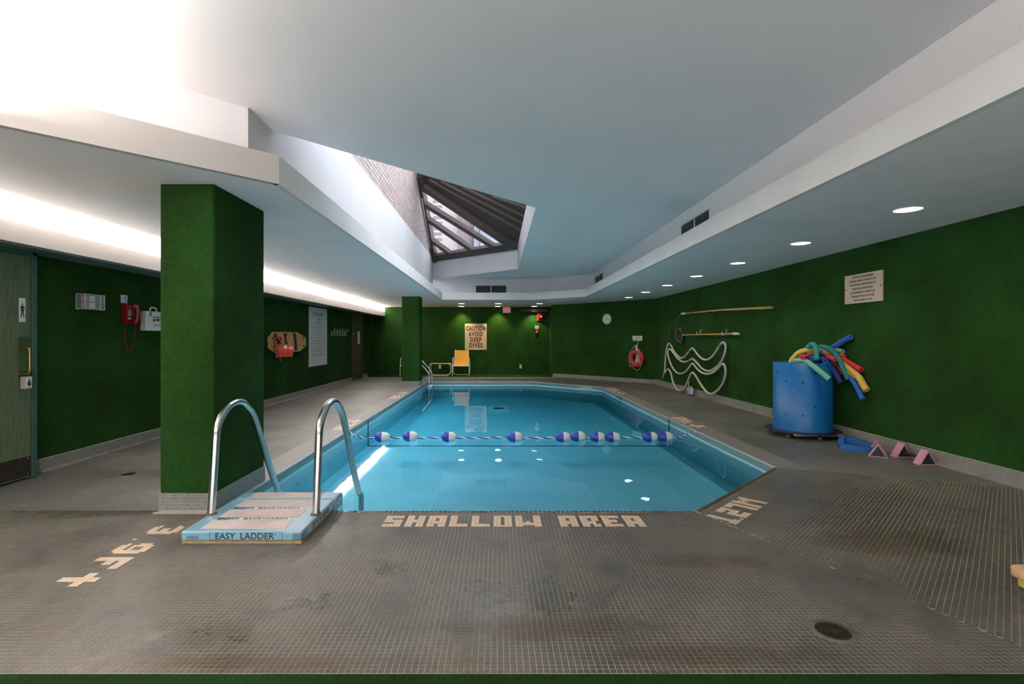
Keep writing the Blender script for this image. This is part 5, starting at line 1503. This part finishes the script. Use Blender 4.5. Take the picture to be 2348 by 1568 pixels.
# broom at the right edge
bm2 = thing('push_broom', (2.72, 2.66, 0), 'worn broom with orange handle at the right edge of the deck', 'broom')
mb = MB(); mb.rbox((2.69, 2.62, .055), (2.92, 2.71, .12), .02, 3, M=Matrix.Identity(4)); mb.build('broom_head', mat('tan_cloth_wrap', (.55, .35, .20), .8, var=.1, vscale=20), bm2)
mb = MB(); mb.rbox((2.73, 2.625, .0), (2.92, 2.705, .06), .012, 2); mb.build('bristles', mat('yellow_bristles', (.50, .42, .08), .8), bm2)
mb = MB(); mb.tube([(2.80, 2.66, .11), (2.83, 2.67, .20)], .022, 12); mb.build('black_socket', M['black'], bm2)
mb = MB(); mb.tube([(2.825, 2.67, .18), (2.93, 2.70, .62), (3.06, 2.74, 1.15)], .019, 12); mb.build('broom_handle', mat('orange_handle', (.62, .25, .02), .4), bm2)

# ================================================================== float line across the pool
YL = 7.24; ZL = WZ + .012
rp = thing('float_rope', (0.3, YL, ZL), 'twisted blue and white rope stretched across the pool on the water', 'rope')
kn = [(-2.02, YL + .02, WZ + .04), (-1.85, YL, ZL)] + [(-1.85 + k * .31, YL + .012 * math.sin(k * 1.7), ZL + .006 * math.sin(k * 2.3)) for k in range(1, 14)] + [(2.45, YL, ZL), (2.60, YL, WZ + .03), (2.70, YL + .02, WZ + .075)]
sp_ = spline(kn, 26)
for nm_, ph_, mt in (('white_strand', 0, M['white']), ('blue_strand', math.pi, mat('blue_strand', (.01, .03, .22), .6))):
    pts_ = []
    for k, p in enumerate(sp_):
        th = k * .42 + ph_
        pts_.append(p + Vector((0, math.cos(th), math.sin(th))) * .0062)
    mb = MB(); mb.tube(pts_, .0075, 6); mb.build(nm_, mt, rp)
mb = MB(); mb.tube(spline([(-2.105, YL + .08, -.02), (-2.07, YL + .06, -.025), (-2.05, YL + .03, -.05), (-2.02, YL + .02, -.065)], 4), .008, 8); mb.lathe([(0, .02), (.02, .015), (.024, 0)], (-2.108, YL + .08, -.02), (1, 0, 0), 12); mb.build('snap_hook', M['chrome'], rp)
mb = MB(); mb.tube(spline([(2.70, YL + .02, -.03), (2.75, YL + .04, -.01), (2.785, YL + .05, .0), (2.807, YL + .05, -.012)], 4), .010, 8); mb.lathe([(0, .02), (.02, .015), (.024, 0)], (2.808, YL + .05, -.012), (-1, 0, 0), 12); mb.build('snap_hook', M['chrome'], rp)
fb2 = mat('float_blue', (.008, .05, .33), .4); fw = mat('float_white', (.68, .67, .64), .4)
X0 = T(876.9, 1003, YL).x
ff = thing('rope_float', (X0, YL, ZL + .012), 'leftmost blue and white float on the pool rope, near the ladder rail', 'float', 'blue and white floats on the pool rope')
pr = [(.016, -.105), (.042, -.098), (.062, -.07), (.072, -.035), (.075, 0)]
mb = MB(); mb.lathe(pr, (X0, YL, ZL + .012), (1, 0, 0), 28); mb.build('blue_half', fb2, ff)
mb = MB(); mb.lathe([(.0755, 0)] + [(r_, -h__) for r_, h__ in pr[::-1][1:]], (X0, YL, ZL + .012), (1, 0, 0), 28); mb.build('white_half', fw, ff)
fls = [941, 1030, 1181.4, 1291, 1325.4, 1370, 1404.5, 1491, 1525.6]
labs = ['second float from the left on the pool rope, standing alone', 'third float from the left on the pool rope', 'fourth float from the left, alone in mid pool on the rope', 'left float of the touching pair right of mid pool', 'right float of the touching pair right of mid pool', 'left float of the second touching pair on the rope', 'right float of the second touching pair on the rope', 'left float of the last pair near the right pool wall', 'rightmost float, in front of the black line on the right wall']
for k, px_ in enumerate(fls):
    dup(ff, (T(px_, 1003, YL).x, YL + .004 * (k % 3), ZL + .012 + (.01 if k in (0, 4) else 0)), labs[k])

# ================================================================== near ladder with deck platform
lad = thing('pool_ladder', (-1.6, 3.6, 0), 'pale blue step ladder platform with two steel handrails at the near pool corner', 'ladder')
pb = mat('pale_blue_fibreglass', (.20, .38, .46), .35, var=.05, vscale=5)
x0, x1 = -2.005, -1.235
mb = MB(); mb.rbox((x0, 3.257, .018), (x1, 3.915, .082), .014, 3); mb.build('platform', pb, lad)
mb = MB(); mb.rbox((x0 - .004, 3.922, -.30), (x1 + .008, 4.10, .084), .02, 3); bx_ = mb.build('step_block', pb, lad)
mb = MB(); mb.rbox((x0 + .006, 3.262, .0), (x1 - .004, 3.90, .020), .004); mb.build('underside_pad', mat('dirty_yellow_foam', (.36, .22, .08), .9, var=.3, vscale=30), lad)
tread = mat('worn_pink_grip_tape', (.56, .45, .41), .7, var=.12, vscale=7, bump=.3, bscale=200)
for (ya, yb, z_) in ((3.30, 3.455, .0825), (3.515, 3.67, .0825), (3.735, 3.895, .0825), (3.935, 4.075, .0845)):
    mb = MB(); mb.rbox((x0 + .10, ya, z_ - .001), (x1 - .125, yb, z_ + .0015), .001, 1); mb.build('grip_strip', tread, lad)
for yc in (3.485, 3.702):
    mb = MB(); mb.box((x0 + .20, yc - .022, .0822), (x1 - .13 - .04, yc + .022, .0832)); ls_ = mb.build('warning_strip', M['white'], lad)
    mb = MB(); mb.box((x0 + .20, yc - .0225, .0833), (x1 - .21, yc - .0215, .0835)); mb.box((x0 + .20, yc + .0215, .0833), (x1 - .21, yc + .0225, .0835)); mb.build('strip_border', M['ink'], ls_)
    MM = Matrix.Translation((-1.655, yc, .0838)); lettering([('ENTER  BACKWARDS', 0, 0, .043, .0002, 1.15)], MM, M['ink'], ls_)
FM = frame((-1.62, 3.2565, .05), (1, 0, 0))
mb = MB(FM); 
for (a, b_) in (((-.20, .024), (.26, .026)), ((-.20, -.026), (.26, -.024))): mb.box((a[0], a[1], 0), (b_[0], b_[1], .0006))
mb.box((-.201, -.026, 0), (-.199, .026, .0006)); mb.box((.259, -.026, 0), (.261, .026, .0006)); mb.build('label_border', M['ink'], lad)
lettering([('EASY  LADDER', .02, 0, .056, .0006, 1.02), ('tm', .215, .014, .018, 0, 1)], FM, M['ink'], lad)
mb = MB(FM)
for (xa, xb, yy, n_) in ((.325, .405, .018, 5), (-.345, -.27, .0, 2)):
    for k in range(n_): mb.box((xa, yy - .0085 * k, 0), (xb, yy - .0085 * k - .003, .0005))
mb.box((.32, .024, 0), (.41, .0248, .0005)); mb.box((.32, -.0248, 0), (.41, -.024, .0005)); mb.box((-.35, .010, 0), (-.265, .0108, .0005)); mb.box((-.35, -.018, 0), (-.265, -.0172, .0005))
mb.build('small_print', M['ink'], lad)
SMx = frame((x1 + .0008, 3.60, .05), (0, 1, 0))
mb = MB(SMx); mb.box((-.24, -.024, 0), (.235, .024, .0005)); sl_ = mb.build('side_label', mat('side_label_white', (.55, .56, .60), .4), lad)
mb = MB(SMx); mb.box((-.24, .0225, .0005), (.235, .024, .001)); mb.box((-.24, -.024, .0005), (.235, -.0225, .001)); mb.build('label_border', M['ink'], sl_)
lettering([('USE AS A LADDER', 0, 0, .046, .0003, .98)], SMx @ Matrix.Translation((0, 0, .001)), M['ink'], sl_)
mb = MB()
for (y_, z_) in ((3.98, .03), (4.02, .045)): mb.lathe([(0, .008), (.007, .006), (.009, 0)], (x1 + .008, y_, z_), (1, 0, 0), 12)
mb.build('bolt', M['steel'], bx_)
mb = MB(frame((x1 + .009, 3.99, -.03), (0, 1, 0))); mb.rbox((-.05, -.05, 0), (.05, .03, .003), .002); mb.build('hinge_plate', M['chrome'], bx_)
rail = [(724.4,1178),(726.5,1130),(728.2,1084),(730,1035),(732,989.7),(737,961.6),(747,936),(754,926),(762.6,921),(770,923),(775.4,930),(785.6,951.4),(798.4,1012.7),(811,1079),(822.6,1128.7)]
rp3 = []
for x_, y_ in rail:
    rp3.append(onX(x_, y_, -1.26))
rp3[0].z = .075
rp3 += [rp3[-1] + Vector((0, .004, -.012)), Vector((-1.25, rp3[-1].y + .03, -.13)), Vector((-1.25, rp3[-1].y + .035, -.45))]
for nx in (0, -.728):
    mb = MB(); mb.tube(spline([p + Vector((nx, 0, 0)) for p in rp3[:15]], 5) , .0265, 16); hr = mb.build('handrail', M['steel'], lad)
    mb = MB(); mb.tube([p + Vector((nx + .004, 0, 0)) for p in rp3[14:]], .024, 14); mb.build('lower_leg', mat('algae_steel', (.30, .42, .42), .35, metal=.7) if 'algae_steel' not in bpy.data.materials else bpy.data.materials['algae_steel'], hr)
    mb = MB(); b0 = rp3[0] + Vector((nx, 0, 0)); mb.lathe([(.027, .012), (.034, .006), (.038, 0)], (b0.x, b0.y, .0825), (0, 0, 1), 18); mb.build('rust_ring', mat('rusty_stain', (.12, .07, .04), .8) if 'rusty_stain' not in bpy.data.materials else bpy.data.materials['rusty_stain'], hr)

# ================================================================== floor drains
dmat = mat('dark_bronze_grate', (.045, .032, .018), .35, metal=.6); hole = mat('drain_black', (.004, .004, .004), .8)
mort = mat('drain_mortar', (.12, .105, .08), .9, var=.15, vscale=20)
for ((x_, y_), r_, lb) in (((1.494, 2.29), .070, 'round bronze floor drain in the near right of the deck'), ((-3.54, 4.95), .066, 'small rusty floor drain near the left wall')):
    t = thing('floor_drain', (x_, y_, 0), lb, 'drain')
    mb = MB(); mb.lathe([(r_, .0012), (r_ + .028, .0), (r_ + .029, -.002)], (x_, y_, 0), (0, 0, 1), 32); mb.build('mortar_ring', mort, t)
    mb = MB(); mb.lathe([(r_ - .010, .001), (r_ - .008, .003), (r_, .003), (r_ + .001, 0)], (x_, y_, 0), (0, 0, 1), 32); mb.build('rim', dmat, t)
    mb = MB(); mb.lathe([(0, -.0006), (r_ - .008, -.0006)], (x_, y_, 0), (0, 0, 1), 32, smooth=False); mb.build('drain_pit', hole, t)
    mb = MB()
    for k in range(-4, 5):
        xx = k * .0135; hw = math.sqrt(max((r_ - .009)**2 - xx*xx, 0))
        mb.box((x_ + xx - .004, y_ - hw, -.0004), (x_ + xx + .004, y_ + hw, .0022))
    mb.box((x_ - r_ + .01, y_ - .005, -.0004), (x_ + r_ - .01, y_ + .005, .0024)); mb.cyl((x_, y_, 0), (x_, y_, .003), .02, 16)
    mb.build('grate', dmat, t)
